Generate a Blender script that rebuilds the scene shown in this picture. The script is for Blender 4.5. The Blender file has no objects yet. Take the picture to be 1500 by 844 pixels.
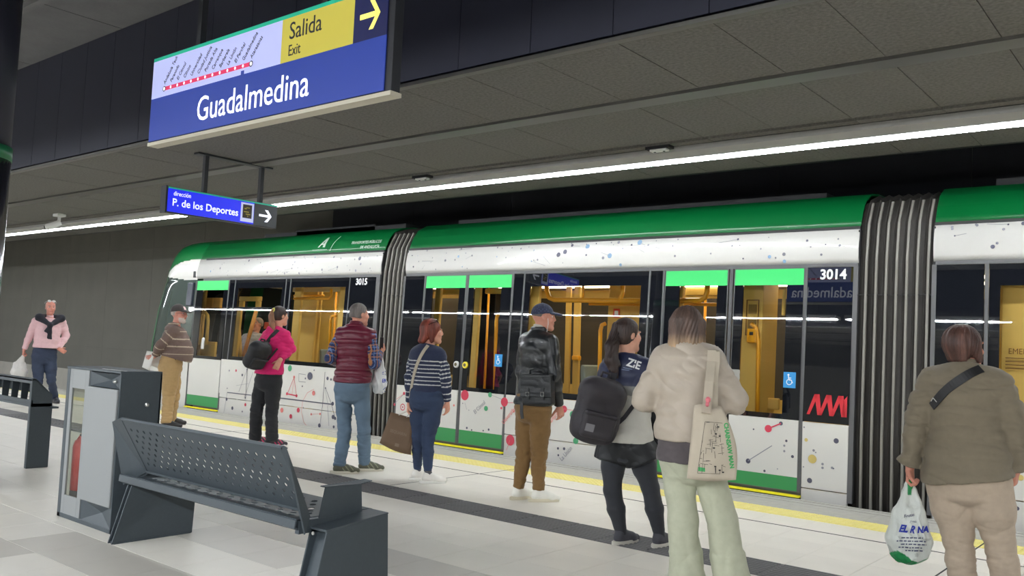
import bpy, bmesh, math, random
import numpy as np
from mathutils import Vector, Matrix
random.seed(4)
C = bpy.context.scene
COL = C.collection

# ---------------------------------------------------------------- camera, world, lights, exposure
FPX, CX, CY, EYE = 1282.7, 750.0, 422.0, 1.35
def _cd(x, y):
    v = np.array([x-CX, y-CY, FPX]); return v/np.linalg.norm(v)
_X = -_cd(-814, 435); _Y = _cd(1803, 551.5); _Y = _Y-_X*_X.dot(_Y); _Y /= np.linalg.norm(_Y); _Z = np.cross(_X, _Y)
ROT = np.stack([_X, _Y, _Z])
def ray(px, py): return ROT @ np.array([px-CX, py-CY, FPX])
EYEP = np.array([0, 0, EYE])
def on_y(px, py, Y):
    d = ray(px, py); return EYEP+d*(Y/d[1])
def on_z(px, py, z=0.0):
    d = ray(px, py); return EYEP+d*((z-EYE)/d[2])
cam_d = bpy.data.cameras.new('camera'); cam = bpy.data.objects.new('camera', cam_d); COL.objects.link(cam)
r_, u_, b_ = ROT@np.array([1, 0, 0]), ROT@np.array([0, -1, 0]), ROT@np.array([0, 0, -1])
cam.matrix_world = Matrix(((r_[0], u_[0], b_[0], 0), (r_[1], u_[1], b_[1], 0), (r_[2], u_[2], b_[2], EYE), (0, 0, 0, 1)))
cam_d.sensor_width = 36; cam_d.lens = 36*FPX/1500; cam_d.clip_start = .05; cam_d.clip_end = 200
C.camera = cam
wd = bpy.data.worlds.new('world'); C.world = wd; wd.use_nodes = True
wd.node_tree.nodes['Background'].inputs[0].default_value = (.02, .022, .028, 1)
wd.node_tree.nodes['Background'].inputs[1].default_value = 1
C.view_settings.view_transform = 'Standard'; C.view_settings.look = 'None'
C.view_settings.gamma = 1; C.view_settings.use_curve_mapping = False
C.view_settings.exposure = 0.03
LAMP = 44.0       # radiance of the platform luminaires

# ---------------------------------------------------------------- helpers
def lin(c):
    out = []
    for v in c[:3]:
        v = v/255.0; out.append(v/12.92 if v <= .04045 else ((v+.055)/1.055)**2.4)
    return (*out, 1)
MATS = {}
def mat(name, col=(128, 128, 128), rough=.5, metal=0, noise=0, nscale=6, bump=0, bscale=60, spec=.5, attr=None, coat=0,
        emit=None, estr=0, trans=0, stretch=None, sheen=0, alpha=1):
    if name in MATS: return MATS[name]
    m = bpy.data.materials.new(name); m.use_nodes = True; MATS[name] = m
    nt = m.node_tree; N = nt.nodes; L = nt.links; p = N['Principled BSDF']
    p.inputs['Roughness'].default_value = rough; p.inputs['Metallic'].default_value = metal
    p.inputs['Specular IOR Level'].default_value = spec; p.inputs['Coat Weight'].default_value = coat
    p.inputs['Alpha'].default_value = alpha
    if trans: p.inputs['Transmission Weight'].default_value = trans
    if sheen: p.inputs['Sheen Weight'].default_value = sheen
    base = None
    if attr:
        a = N.new('ShaderNodeAttribute'); a.attribute_name = attr; base = a.outputs['Color']
    p.inputs['Base Color'].default_value = lin(col)
    tc = N.new('ShaderNodeTexCoord'); mp = N.new('ShaderNodeMapping'); L.new(tc.outputs['Object'], mp.inputs[0])
    if stretch: mp.inputs['Scale'].default_value = stretch
    if noise:
        n = N.new('ShaderNodeTexNoise'); n.inputs['Scale'].default_value = nscale; n.inputs['Detail'].default_value = 5
        L.new(mp.outputs[0], n.inputs['Vector'])
        mr = N.new('ShaderNodeMapRange'); L.new(n.outputs[0], mr.inputs[0])
        mr.inputs[1].default_value = .25; mr.inputs[2].default_value = .75
        mr.inputs[3].default_value = 1-noise; mr.inputs[4].default_value = 1+noise
        mx = N.new('ShaderNodeVectorMath'); mx.operation = 'SCALE'
        if base is not None: L.new(base, mx.inputs[0])
        else: mx.inputs[0].default_value = lin(col)[:3]
        L.new(mr.outputs[0], mx.inputs['Scale']); base = mx.outputs[0]
    if base is not None: L.new(base, p.inputs['Base Color'])
    if bump:
        n2 = N.new('ShaderNodeTexNoise'); n2.inputs['Scale'].default_value = bscale; n2.inputs['Detail'].default_value = 4
        L.new(mp.outputs[0], n2.inputs['Vector'])
        b = N.new('ShaderNodeBump'); b.inputs['Strength'].default_value = bump; b.inputs['Distance'].default_value = .01
        L.new(n2.outputs[0], b.inputs['Height']); L.new(b.outputs[0], p.inputs['Normal'])
    if emit:
        p.inputs['Emission Color'].default_value = lin(emit); p.inputs['Emission Strength'].default_value = estr
    return m
def glass_mat(name, tint, refl=1.5, rough=.01):
    m = bpy.data.materials.new(name); m.use_nodes = True; MATS[name] = m
    nt = m.node_tree; N = nt.nodes; L = nt.links; N.remove(N['Principled BSDF']); out = N['Material Output']
    t = N.new('ShaderNodeBsdfTransparent'); t.inputs[0].default_value = (*tint, 1)
    g = N.new('ShaderNodeBsdfGlossy'); g.inputs['Roughness'].default_value = rough
    f = N.new('ShaderNodeFresnel'); gm = N.new('ShaderNodeNewGeometry'); mr = N.new('ShaderNodeMapRange'); mr.inputs[3].default_value = refl; mr.inputs[4].default_value = 1/refl
    L.new(gm.outputs['Backfacing'], mr.inputs[0]); L.new(mr.outputs[0], f.inputs[0])
    x = N.new('ShaderNodeMixShader'); L.new(f.outputs[0], x.inputs[0]); L.new(t.outputs[0], x.inputs[1]); L.new(g.outputs[0], x.inputs[2])
    L.new(x.outputs[0], out.inputs[0]); return m

class MB:
    def __init__(s): s.v = []; s.f = []; s.m = []
    def add(s, vs, fs, m=0):
        o = len(s.v); s.v += [tuple(float(c) for c in v) for v in vs]; s.f += [tuple(i+o for i in f) for f in fs]; s.m += [m]*len(fs); return s
    def box(s, x0, x1, y0, y1, z0, z1, m=0):
        return s.add([(x0,y0,z0),(x1,y0,z0),(x1,y1,z0),(x0,y1,z0),(x0,y0,z1),(x1,y0,z1),(x1,y1,z1),(x0,y1,z1)],
                     [(3,2,1,0),(4,5,6,7),(0,1,5,4),(1,2,6,5),(2,3,7,6),(3,0,4,7)], m)
    def prism(s, poly, axis, a0, a1, m=0):
        # poly: 2D outline in the plane across axis
        n = len(poly)
        def P(p, a): return (a, p[0], p[1]) if axis == 'x' else (p[0], a, p[1]) if axis == 'y' else (p[0], p[1], a)
        vs = [P(p, a0) for p in poly]+[P(p, a1) for p in poly]
        fs = [tuple(range(n))[::-1], tuple(range(n, 2*n))]+[(i, (i+1) % n, n+(i+1) % n, n+i) for i in range(n)]
        return s.add(vs, fs, m)
    def tube(s, pts, r, n=8, m=0, closed=False):
        pts = [Vector(p) for p in pts]; k = len(pts); rings = []; up = None
        for i, p in enumerate(pts):
            d = (pts[(i+1) % k]-pts[i-1]) if closed else (pts[min(i+1, k-1)]-pts[max(i-1, 0)])
            d.normalize()
            if up is None: up = Vector((0, 0, 1)) if abs(d.z) < .9 else Vector((1, 0, 0))
            a = d.cross(up).normalized(); b = a.cross(d).normalized(); up = b
            rr = r[i] if isinstance(r, (list, tuple)) else r
            rings.append([p+(a*math.cos(t)+b*math.sin(t))*rr for t in [2*math.pi*j/n for j in range(n)]])
        vs = [v for rg in rings for v in rg]; fs = []
        for i in range(k if closed else k-1):
            for j in range(n):
                a0, b0 = i*n, ((i+1) % k)*n; fs.append((a0+j, a0+(j+1) % n, b0+(j+1) % n, b0+j))
        if not closed: fs += [tuple(range(n))[::-1], tuple(range((k-1)*n, k*n))]
        return s.add(vs, fs, m)
    def lathe(s, prof, c=(0, 0, 0), n=24, m=0, axis='z'):
        vs = []; fs = []
        for (r, h) in prof:
            for j in range(n):
                t = 2*math.pi*j/n; a, b = r*math.cos(t), r*math.sin(t)
                vs.append((c[0]+a, c[1]+b, c[2]+h) if axis == 'z' else (c[0]+a, c[1]+h, c[2]+b) if axis == 'y' else (c[0]+h, c[1]+a, c[2]+b))
        for i in range(len(prof)-1):
            for j in range(n): fs.append((i*n+j, i*n+(j+1) % n, (i+1)*n+(j+1) % n, (i+1)*n+j))
        fs += [tuple(range(n))[::-1], tuple(range((len(prof)-1)*n, len(prof)*n))]
        return s.add(vs, fs, m)
    def frame(s, u0, u1, w0, w1, b, y0, y1, m=0):
        # rectangular ring in the x-z plane, border b = (left, right, bottom, top)
        s.box(u0, u0+b[0], y0, y1, w0, w1, m); s.box(u1-b[1], u1, y0, y1, w0, w1, m)
        s.box(u0+b[0], u1-b[1], y0, y1, w0, w0+b[2], m); s.box(u0+b[0], u1-b[1], y0, y1, w1-b[3], w1, m); return s
    def build(s, name, mats, parent=None, smooth=False, bevel=0, loc=None, seg=2):
        me = bpy.data.meshes.new(name); me.from_pydata(s.v, [], s.f)
        mats = mats if isinstance(mats, (list, tuple)) else [mats]
        for m in mats: me.materials.append(m)
        me.polygons.foreach_set('material_index', s.m)
        if smooth: me.polygons.foreach_set('use_smooth', [True]*len(s.f))
        me.update()
        o = bpy.data.objects.new(name, me); COL.objects.link(o)
        if parent is not None: o.parent = parent; 
        if loc: o.location = loc
        if bevel:
            b = o.modifiers.new('bevel', 'BEVEL'); b.width = bevel; b.segments = seg; b.limit_method = 'ANGLE'; b.angle_limit = math.radians(40)
            b.harden_normals = False
        return o
def tag(o, label=None, cat=None, group=None, kind=None):
    if label: o['label'] = label
    if cat: o['category'] = cat
    if group: o['group'] = group
    if kind: o['kind'] = kind
    return o
def empty(name, label=None, cat=None, group=None, loc=(0, 0, 0)):
    o = bpy.data.objects.new(name, None); COL.objects.link(o); o.empty_display_size = .1; o.location = loc
    return tag(o, label, cat, group)
def rel(o):
    # geometry of a child is written in world coordinates: cancel the parent's location
    if o.parent: o.matrix_parent_inverse = Matrix.Translation(-o.parent.location)
    return o
def text(name, body, size, loc, xdir, updir, m, parent=None, sx=1.0, bold=0.0, ext=.0008, align='LEFT', shear=0):
    cu = bpy.data.curves.new(name, 'FONT'); cu.body = body; cu.size = size; cu.extrude = ext; cu.offset = bold; cu.align_x = align
    cu.resolution_u = 3; cu.shear = shear
    t = bpy.data.objects.new('tmp', cu); COL.objects.link(t); dg = bpy.context.evaluated_depsgraph_get()
    me = bpy.data.meshes.new_from_object(t.evaluated_get(dg)); bpy.data.objects.remove(t)
    me.materials.clear(); me.materials.append(m)
    x = Vector(xdir).normalized(); u = Vector(updir).normalized(); n = x.cross(u)
    M = Matrix(((x.x*sx, u.x, n.x, loc[0]), (x.y*sx, u.y, n.y, loc[1]), (x.z*sx, u.z, n.z, loc[2]), (0, 0, 0, 1)))
    me.transform(M)
    o = bpy.data.objects.new(name, me); COL.objects.link(o)
    if parent is not None: o.parent = parent; rel(o)
    return o
def copyo(o, parent=None, dx=(0, 0, 0)):
    c = o.copy(); COL.objects.link(c)
    if parent is not None: c.parent = parent
    c.location = Vector(o.location)+Vector(dx); return c

# ---------------------------------------------------------------- materials
M_tile = mat('floor_tile_pale', (220, 215, 205), .42, noise=.05, nscale=2.2, bump=.03, bscale=90)
M_tiled = mat('floor_tile_grey', (194, 189, 180), .42, noise=.05, nscale=2.2, bump=.03, bscale=90)
M_grout = mat('grout', (172, 166, 155), .8)
M_band = mat('tactile_dark', (92, 91, 92), .6, noise=.08, nscale=9)
M_yel = mat('tactile_yellow', (226, 213, 124), .55, noise=.05, nscale=8)
M_nos = mat('nosing_concrete', (168, 166, 158), .6, noise=.1, nscale=14, bump=.1, bscale=150)
M_slot = mat('slot_black', (40, 40, 42), .7)
M_wall = mat('wall_concrete_panel', (112, 110, 102), .85, noise=.1, nscale=1.2, bump=.25, bscale=30)
M_walllow = mat('track_wall', (178, 174, 164), .8, noise=.08, nscale=3)
M_navy = mat('fascia_navy', (36, 38, 54), .55, noise=.07, nscale=3)
M_soffit = mat('soffit_board', (104, 102, 97), .9, noise=.3, nscale=42, bump=.6, bscale=130)
M_conc = mat('ceiling_concrete', (100, 100, 101), .9, noise=.12, nscale=3, bump=.3, bscale=20)
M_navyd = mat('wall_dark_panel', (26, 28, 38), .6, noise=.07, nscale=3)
M_trim = mat('alu_trim', (104, 103, 100), .45, .5)
M_black = mat('matte_black', (24, 24, 28), .7)
M_track = mat('ballast', (80, 76, 70), .95, noise=.4, nscale=30, bump=1, bscale=40)
M_rail = mat('rail_steel', (120, 115, 110), .35, .9)
M_lamp = mat('lamp_tube', (255, 255, 250), .4, emit=(246, 251, 255), estr=LAMP)
M_lamp2 = mat('lamp_tube_wide', (255, 255, 250), .4, emit=(246, 251, 255), estr=LAMP*21)
M_house = mat('lamp_housing', (150, 149, 146), .4, noise=.03)
M_white = mat('white_plastic', (214, 214, 210), .45)
M_steel = mat('brushed_steel', (190, 190, 190), .22, 1.0)
M_anth = mat('anthracite_metal', (66, 74, 80), .5, .15, noise=.05, nscale=50, bump=.05, bscale=300)
M_grey = mat('light_grey_panel', (136, 139, 140), .5, .1)

# ---------------------------------------------------------------- the setting
def struct(name, mb, m, parent=None, **k):
    o = mb.build(name, m, parent, **k)
    if parent is None: o['kind'] = 'structure'
    return o
XL, XR = -36.0, 20.0
TX, TY = .40, .4165
# platform slab, both sides up to its edges
fl = struct('floor', MB().box(XL, XR, -8.30, 8.30, -.60, -.006), [M_grout])
struct('floor_trackbed', MB().box(XL, XR, 8.30, 11.6, -.75, -.60).box(XL, XR, -11.6, -8.30, -.75, -.60), M_track)
mb = MB()
for y in (9.05, 10.55): mb.box(XL, XR, y-.035, y+.035, -.60, -.44)
struct('trim_rails', mb, M_rail)
# individual tiles nearest the camera, the rest joined
proto = {}
def tile_mesh(kind):
    if kind in proto: return proto[kind]
    mb = MB(); g = .0013; w, d, h = TX/2-g, TY/2-g, .006; c = .0004
    mb.add([(-w, -d, -h), (w, -d, -h), (w, d, -h), (-w, d, -h), (-w, -d, -c), (w, -d, -c), (w, d, -c), (-w, d, -c),
            (-w+c, -d+c, 0), (w-c, -d+c, 0), (w-c, d-c, 0), (-w+c, d-c, 0)],
           [(0,1,5,4),(1,2,6,5),(2,3,7,6),(3,0,4,7),(4,5,9,8),(5,6,10,9),(6,7,11,10),(7,4,8,11),(8,9,10,11)])
    me = bpy.data.meshes.new(kind); me.from_pydata(mb.v, [], mb.f)
    me.materials.append({'pale': M_tile, 'grey': M_tiled}[kind]); me.update(); proto[kind] = me; return me
YB0 = 5.24   # near edge of the dark band
rows = [YB0-TY*(i+.5) for i in range(0, 33)] + [5.66+TY*(i+.5)*1.0 for i in range(3)] + [7.135]
def is_grey(x, y):
    r = math.floor((YB0-y)/TY); c = math.floor((x+5.3)/TX)
    h = (r*7919+(c//3)*104729) % 17
    if y > 5.2: return False
    if r == 4: return 0 <= c < 3
    if r == 3: return 3 <= c < 6
    if r == 6: return -1 <= c < 4
    if r == 7: return -3 <= c < 0 or 6 < c < 10
    if r > 7: return h < 4
    return False
cand = []
for y in rows:
    i = 0
    nx = int((XR-XL)/TX)
    for i in range(nx):
        x = -4.86+TX*(i-77)
        if x < XL+.3 or x > XR-.3: continue
        cand.append((x, y))
def vis(x, y):
    c = ROT.T@(np.array([x, y, 0])-EYEP)
    if c[2] < .5: return None
    u, v = CX+FPX*c[0]/c[2], CY+FPX*c[1]/c[2]
    if -40 < u < 1540 and v < 900: return c[2]
    return None
sc = sorted([(vis(x, y) or 1e9, x, y) for x, y in cand])
n_ind = 0; rest = MB(); restg = MB()
for d, x, y in sc:
    g = is_grey(x, y)
    if d < 1e8 and n_ind < 296:
        o = bpy.data.objects.new('floor_tile', tile_mesh('grey' if g else 'pale')); COL.objects.link(o); o.parent = fl; o.location = (x, y, 0); n_ind += 1
    else:
        gg = .0016; w, dd = TX/2-gg, TY/2-gg; (rest).add([(x-w, y-dd, 0), (x+w, y-dd, 0), (x+w, y+dd, 0), (x-w, y+dd, 0), (x-w, y-dd, -.006), (x+w, y-dd, -.006), (x+w, y+dd, -.006), (x-w, y+dd, -.006)],
              [(0,1,2,3), (4,5,1,0), (5,6,2,1), (6,7,3,2), (7,4,0,3)], 1 if g else 0)
o = rest.build('floor_tiles', [M_tile, M_tiled], fl); o['kind'] = 'stuff'
# dark ribbed tactile band: one object per tile
def ribbed(name, y0, y1, m, ribs, h=.005):
    mb = MB(); w = TX/2-.002; mb.box(-w, w, 0, y1-y0, -.006, 0)
    n = ribs; p = (y1-y0)/n
    for i in range(n):
        a = p*i+p*.2; mb.prism([(a, 0), (a+p*.6, 0), (a+p*.48, h), (a+p*.12, h)], 'x', -w+.012, w-.012)
    me = bpy.data.meshes.new(name); me.from_pydata(mb.v, [], mb.f); me.materials.append(m); me.update(); return me
bm1 = ribbed('tactile', 5.245, 5.655, M_band, 9)
mb = MB()
for i in range(-75, 62):
    x = -5.06+.2+TX*i
    if -14 < x < .5:
        o = bpy.data.objects.new('tactile_tile', bm1); COL.objects.link(o); o.parent = fl; o.location = (x, 5.245, 0)
    else: mb.box(x-.198, x+.198, 5.247, 5.653, -.006, 0)
o = mb.build('tactile_tiles', M_band, fl); o['kind'] = 'stuff'
# yellow warning tiles with blisters
def blister():
    mb = MB(); w = TX/2-.002; mb.box(-w, w, 0, .328, -.006, 0)
    for i in range(7):
        for j in range(6):
            cx, cy = -w+.028+i*.057, .024+j*.056
            a = [(cx+.014*math.cos(t), cy+.014*math.sin(t), 0) for t in [k*math.pi/3 for k in range(6)]]
            b = [(cx+.009*math.cos(t), cy+.009*math.sin(t), .004) for t in [k*math.pi/3 for k in range(6)]]
            mb.add(a+b, [(k, (k+1) % 6, 6+(k+1) % 6, 6+k) for k in range(6)]+[tuple(range(6, 12))])
    me = bpy.data.meshes.new('yellow'); me.from_pydata(mb.v, [], mb.f); me.materials.append(M_yel); me.update(); return me
ym = blister(); mb = MB()
for i in range(-76, 57):
    x = -3.17+.2+TX*i+(.015 if 0 else 0)
    if x < XL+.2 or x > XR-.2: continue
    if x > -16 and x < .8:
        o = bpy.data.objects.new('warning_tile', ym); COL.objects.link(o); o.parent = fl; o.location = (x, 7.35, 0)
    else: mb.box(x-.198, x+.198, 7.35, 7.678, -.006, 0)
o = mb.build('warning_tiles', M_yel, fl); o['kind'] = 'stuff'
# edge strip, slots
mb = MB()
x = XL
while x < XR-.1:
    mb.box(x+.002, min(x+1.2, XR)-.002, 7.68, 8.10, -.006, 0.001); x += 1.2
mb.box(XL, XR, 8.115, 8.235, -.006, .001); mb.box(XL, XR, 8.25, 8.31, -.05, .002)
o = mb.build('platform_edge', M_nos, fl); o['kind'] = 'stuff'
mb = MB(); mb.box(XL, XR, 6.915, 6.93, -.005, .0008)
for X in (-24, -19.5, -15, -10.5, -6.02, -1.46, 3.0): mb.box(X-.006, X+.006, 5.67, 7.68, -.005, .0008)
mb.box(XL, XR, 8.10, 8.115, -.005, .0003); mb.box(XL, XR, 8.235, 8.25, -.005, .0003)
mb.build('expansion_joint', M_slot, fl)

# far walls of the two tracks: panels on a dark backing
def far_wall(name, Y, s):
    w = struct(name, MB().box(XL, XR, Y+s*.012, Y+s*.2, -.75, 5.0), M_wall)
    low = MB().box(XL, XR, Y-s*.02, Y+s*.03, -.75, .08); low.build('wall_plinth', M_walllow, w)
    cache = {}
    x = -33.6-2.4
    while x < XR:
        for z0, z1 in ((.085, .76), (.764, 2.10), (2.104, 3.44), (3.444, 4.9)):
            x0, x1 = max(x, XL), min(x+2.396, XR)
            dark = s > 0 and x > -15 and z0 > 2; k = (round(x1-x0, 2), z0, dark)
            if k not in cache:
                b = MB().box(0, x1-x0, min(0, s*.03), max(0, s*.03), z0, z1)
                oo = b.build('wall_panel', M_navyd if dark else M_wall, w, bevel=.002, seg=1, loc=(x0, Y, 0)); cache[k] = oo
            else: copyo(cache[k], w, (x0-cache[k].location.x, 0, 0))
        x += 2.4
    return w
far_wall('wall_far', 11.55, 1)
struct('wall_near', MB().box(XL, XR, -11.75, -11.55, -.75, 5.0), M_wall)
struct('wall_left', MB().box(XL-.2, XL, -11.7, 11.7, -.75, 5.0), M_wall)
struct('wall_right', MB().box(XR, XR+.2, -11.7, 11.7, -.75, 5.0), M_wall)
struct('ceiling_track', MB().box(XL, XR, 8.6, 11.7, 4.9, 5.0).box(XL, XR, -11.7, -8.6, 4.9, 5.0), M_black)

ZS = 3.30
def soffit(name, s, detailed):
    c = struct(name, MB().box(XL, XR, min(s*4.6, s*8.56), max(s*4.6, s*8.56), ZS+.03, ZS+.10).box(XL, XR, min(s*8.54, s*8.6), max(s*8.54, s*8.6), ZS, 5.0), M_black)
    strips = ((4.62, 5.735, M_soffit), (5.96, 7.10, M_soffit), (7.19, 7.30, M_soffit), (7.74, 8.54, M_soffit))
    for (a, b, m) in strips:
        first = None
        if not detailed:
            MB().box(XL, XR, s*b, s*a, ZS, ZS+.03).build('ceiling_panel', m, c); continue
        i = 0
        for k in range(-47, 36):
            x = -4.34+.66*k
            if x < XL or x > XR-.66: continue
            if first is None: first = MB().box(.003, .657, a, b, 0, .03).build('ceiling_panel', m, c, loc=(x, 0, ZS))
            else: copyo(first, c, (x-first.location.x, 0, random.choice((0, 0, .0015, -.001))))
    lo, hi = (5.75, 5.95) if s > 0 else (-5.95, -5.75)
    MB().box(XL, XR, lo+.02, hi, ZS-.012, ZS+.02).build('ceiling_channel', M_trim, c)
    MB().box(XL, XR, min(s*4.56, s*4.62), max(s*4.56, s*4.62), ZS-.005, ZS+.022).build('edge_profile', M_trim, c)
    return c
soffit('ceiling_soffit', 1, True); soffit('ceiling_soffit', -1, False)
# navy fascia
def fascia(name, s, detailed):
    w = struct(name, MB().box(XL, XR, min(s*4.60, s*4.66), max(s*4.60, s*4.66), ZS+.03, 4.75), M_black)
    if not detailed: MB().box(XL, XR, min(s*4.58, s*4.6), max(s*4.58, s*4.6), ZS+.05, 4.7).build('fascia_panel', M_navy, w); return
    first = None
    for k in range(-47, 36):
        x = -4.37+.67*k
        if x < XL or x > XR-.67: continue
        if first is None: first = MB().box(.003, .667, 4.575, 4.60, 0, 1.34).build('fascia_panel', M_navy, w, loc=(x, 0, ZS+.045))
        else: copyo(first, w, (x-first.location.x, 0, 0))
fascia('wall_fascia', 1, True); fascia('wall_fascia', -1, False)
cu = struct('ceiling_upper', MB().box(XL, XR, -4.7, 4.7, 4.73, 4.85), M_black)
first = None
for k in range(-11, 13):
    x = -9.6+2.4*k
    if x < XL or x > XR-2.4: x = max(XL, min(x, XR-2.4))
    for y0 in (-4.6, -1.53, 1.54):
        if first is None: first = MB().box(.006, 2.394, 0, 3.06, 0, .04).build('ceiling_slab', M_conc, cu, loc=(x, y0, 4.69))
        else: copyo(first, cu, (x-first.location.x, y0-first.location.y, 0))
# long services channel below the upper ceiling
struct('trim_channel', MB().box(XL, XR, 3.06, 3.42, 4.46, 4.52).box(XL, XR, 3.06, 3.14, 4.40, 4.46).box(XL, XR, 3.34, 3.42, 4.40, 4.46).box(XL, XR, 3.2, 3.28, 4.5, 4.7), M_conc)
# ---------------------------------------------------------------- luminaires
t = empty('linear_light', 'continuous white line light under the soffit above the platform edge', 'ceiling light', None, (-8.0, 7.51, ZS))
MB().prism([(-.19, 0), (.19, 0), (.19, -.05), (.10, -.095), (-.10, -.095), (-.19, -.05)], 'x', -28, 28).build('housing', M_house, t)
for k in range(16): MB().box(-28+3.5*k+.012, -28+3.5*k+3.488, -.06, .06, -.104, -.0945).build('diffuser', M_lamp, t)
for k in range(14):
    t = empty('linear_light', 'suspended line light in the void over the platform, behind the camera', 'ceiling light', 'suspended line lights behind the camera', (-34+3.6*k, -3.5, 3.42))
    MB().box(-1.7, 1.7, -.18, .18, -.06, .02).build('housing', M_house, t)
    MB().box(-1.68, 1.68, -.015, .015, -.066, -.0601).build('diffuser', M_lamp2, t)
    for a in (-1.2, 1.2): MB().tube([(a, 0, .02), (a, 0, 1.26)], .006, 6).build('cable', M_black, t)
for X, lab in ((-4.21, 'small white sensor box in the ceiling slot nearest the camera'), (-7.41, 'small white sensor box in the ceiling slot farther along, left of the nearest one')):
    t = empty('ceiling_sensor', lab, 'sensor', 'sensor boxes along the line light', (X, 7.24, ZS))
    MB().box(-.13, .13, -.05, .05, -.03, -.001).build('bracket', M_black, t, bevel=.004)
    MB().box(-.09, .09, -.035, .035, -.05, -.028).build('box', M_white, t, bevel=.006)
    for a in (-.05, .05): MB().lathe([(.012, 0), (.012, -.004)], (a, 0, -.05), 10).build('lens', M_black, t)
# security camera on the ceiling
t = empty('security_camera', 'white security camera hanging from the ceiling on the far left', 'security camera', None, (-16.0, 6.77, ZS)); t.scale = (.62, .62, .62)
MB().box(-.17, .17, -.12, .12, -.09, 0).build('mount', M_white, t, bevel=.02)
MB().tube([(0, 0, -.08), (0, 0, -.2), (-.03, -.05, -.28)], .045, 10).build('arm', M_white, t, smooth=True)
b = MB(); b.tube([(.06, .02, -.25), (-.04, -.12, -.34), (-.14, -.26, -.41), (-.16, -.285, -.42)], [.075, .095, .09, .06], 16)
b.build('body', M_white, t, smooth=True)
MB().tube([(-.155, -.28, -.418), (-.175, -.305, -.43)], [.055, .05], 16).build('lens', M_black, t)

# ---------------------------------------------------------------- big hanging station sign (parallel to the tram)
M_sblue = mat('sign_blue_lit', (36, 52, 124), .35, emit=(44, 70, 165), estr=.42, noise=.0)
M_swhite = mat('sign_white_lit', (150, 156, 200), .35, emit=(200, 206, 255), estr=.52)
M_syel = mat('sign_yellow_lit', (170, 158, 60), .35, emit=(222, 210, 96), estr=.36)
M_snavy = mat('sign_navy', (26, 30, 70), .35, emit=(24, 30, 76), estr=.4)
M_steal = mat('sign_teal_edge', (30, 160, 130), .4, emit=(20, 150, 120), estr=.55)
M_sframe = mat('sign_frame', (34, 36, 42), .5)
M_sunder = mat('sign_underside', (196, 190, 172), .5)
M_ltxt = mat('letter_white_lit', (245, 245, 250), .4, emit=(240, 243, 255), estr=.9)
M_dtxt = mat('letter_dark', (38, 40, 52), .5)
M_red = mat('line_red', (216, 52, 96), .4, emit=(216, 52, 96), estr=.35)
SG = (-4.85, 3.30, 3.0)
sg = empty('station_sign', 'large backlit blue station name sign reading Guadalmedina with line map and yellow exit panel', 'sign', None, SG)
X0, X1, Z0, Z1, Y0, Y1 = -6.17, -3.60, 2.70, 3.34, 3.20, 3.275
b = MB().box(X0, X1+.04, Y0+.004, Y1-.004, Z0+.012, Z1); b.build('frame', M_sframe, sg, bevel=.004); rel(sg.children[-1])
def P(mb, name, m, par=sg, **k): o = mb.build(name, m, par, **k); rel(o); return o
P(MB().box(X0-.005, X1+.045, Y0-.004, Y1+.004, Z0-.012, Z0+.012), 'underside', M_sunder)
ZM = 3.035
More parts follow.
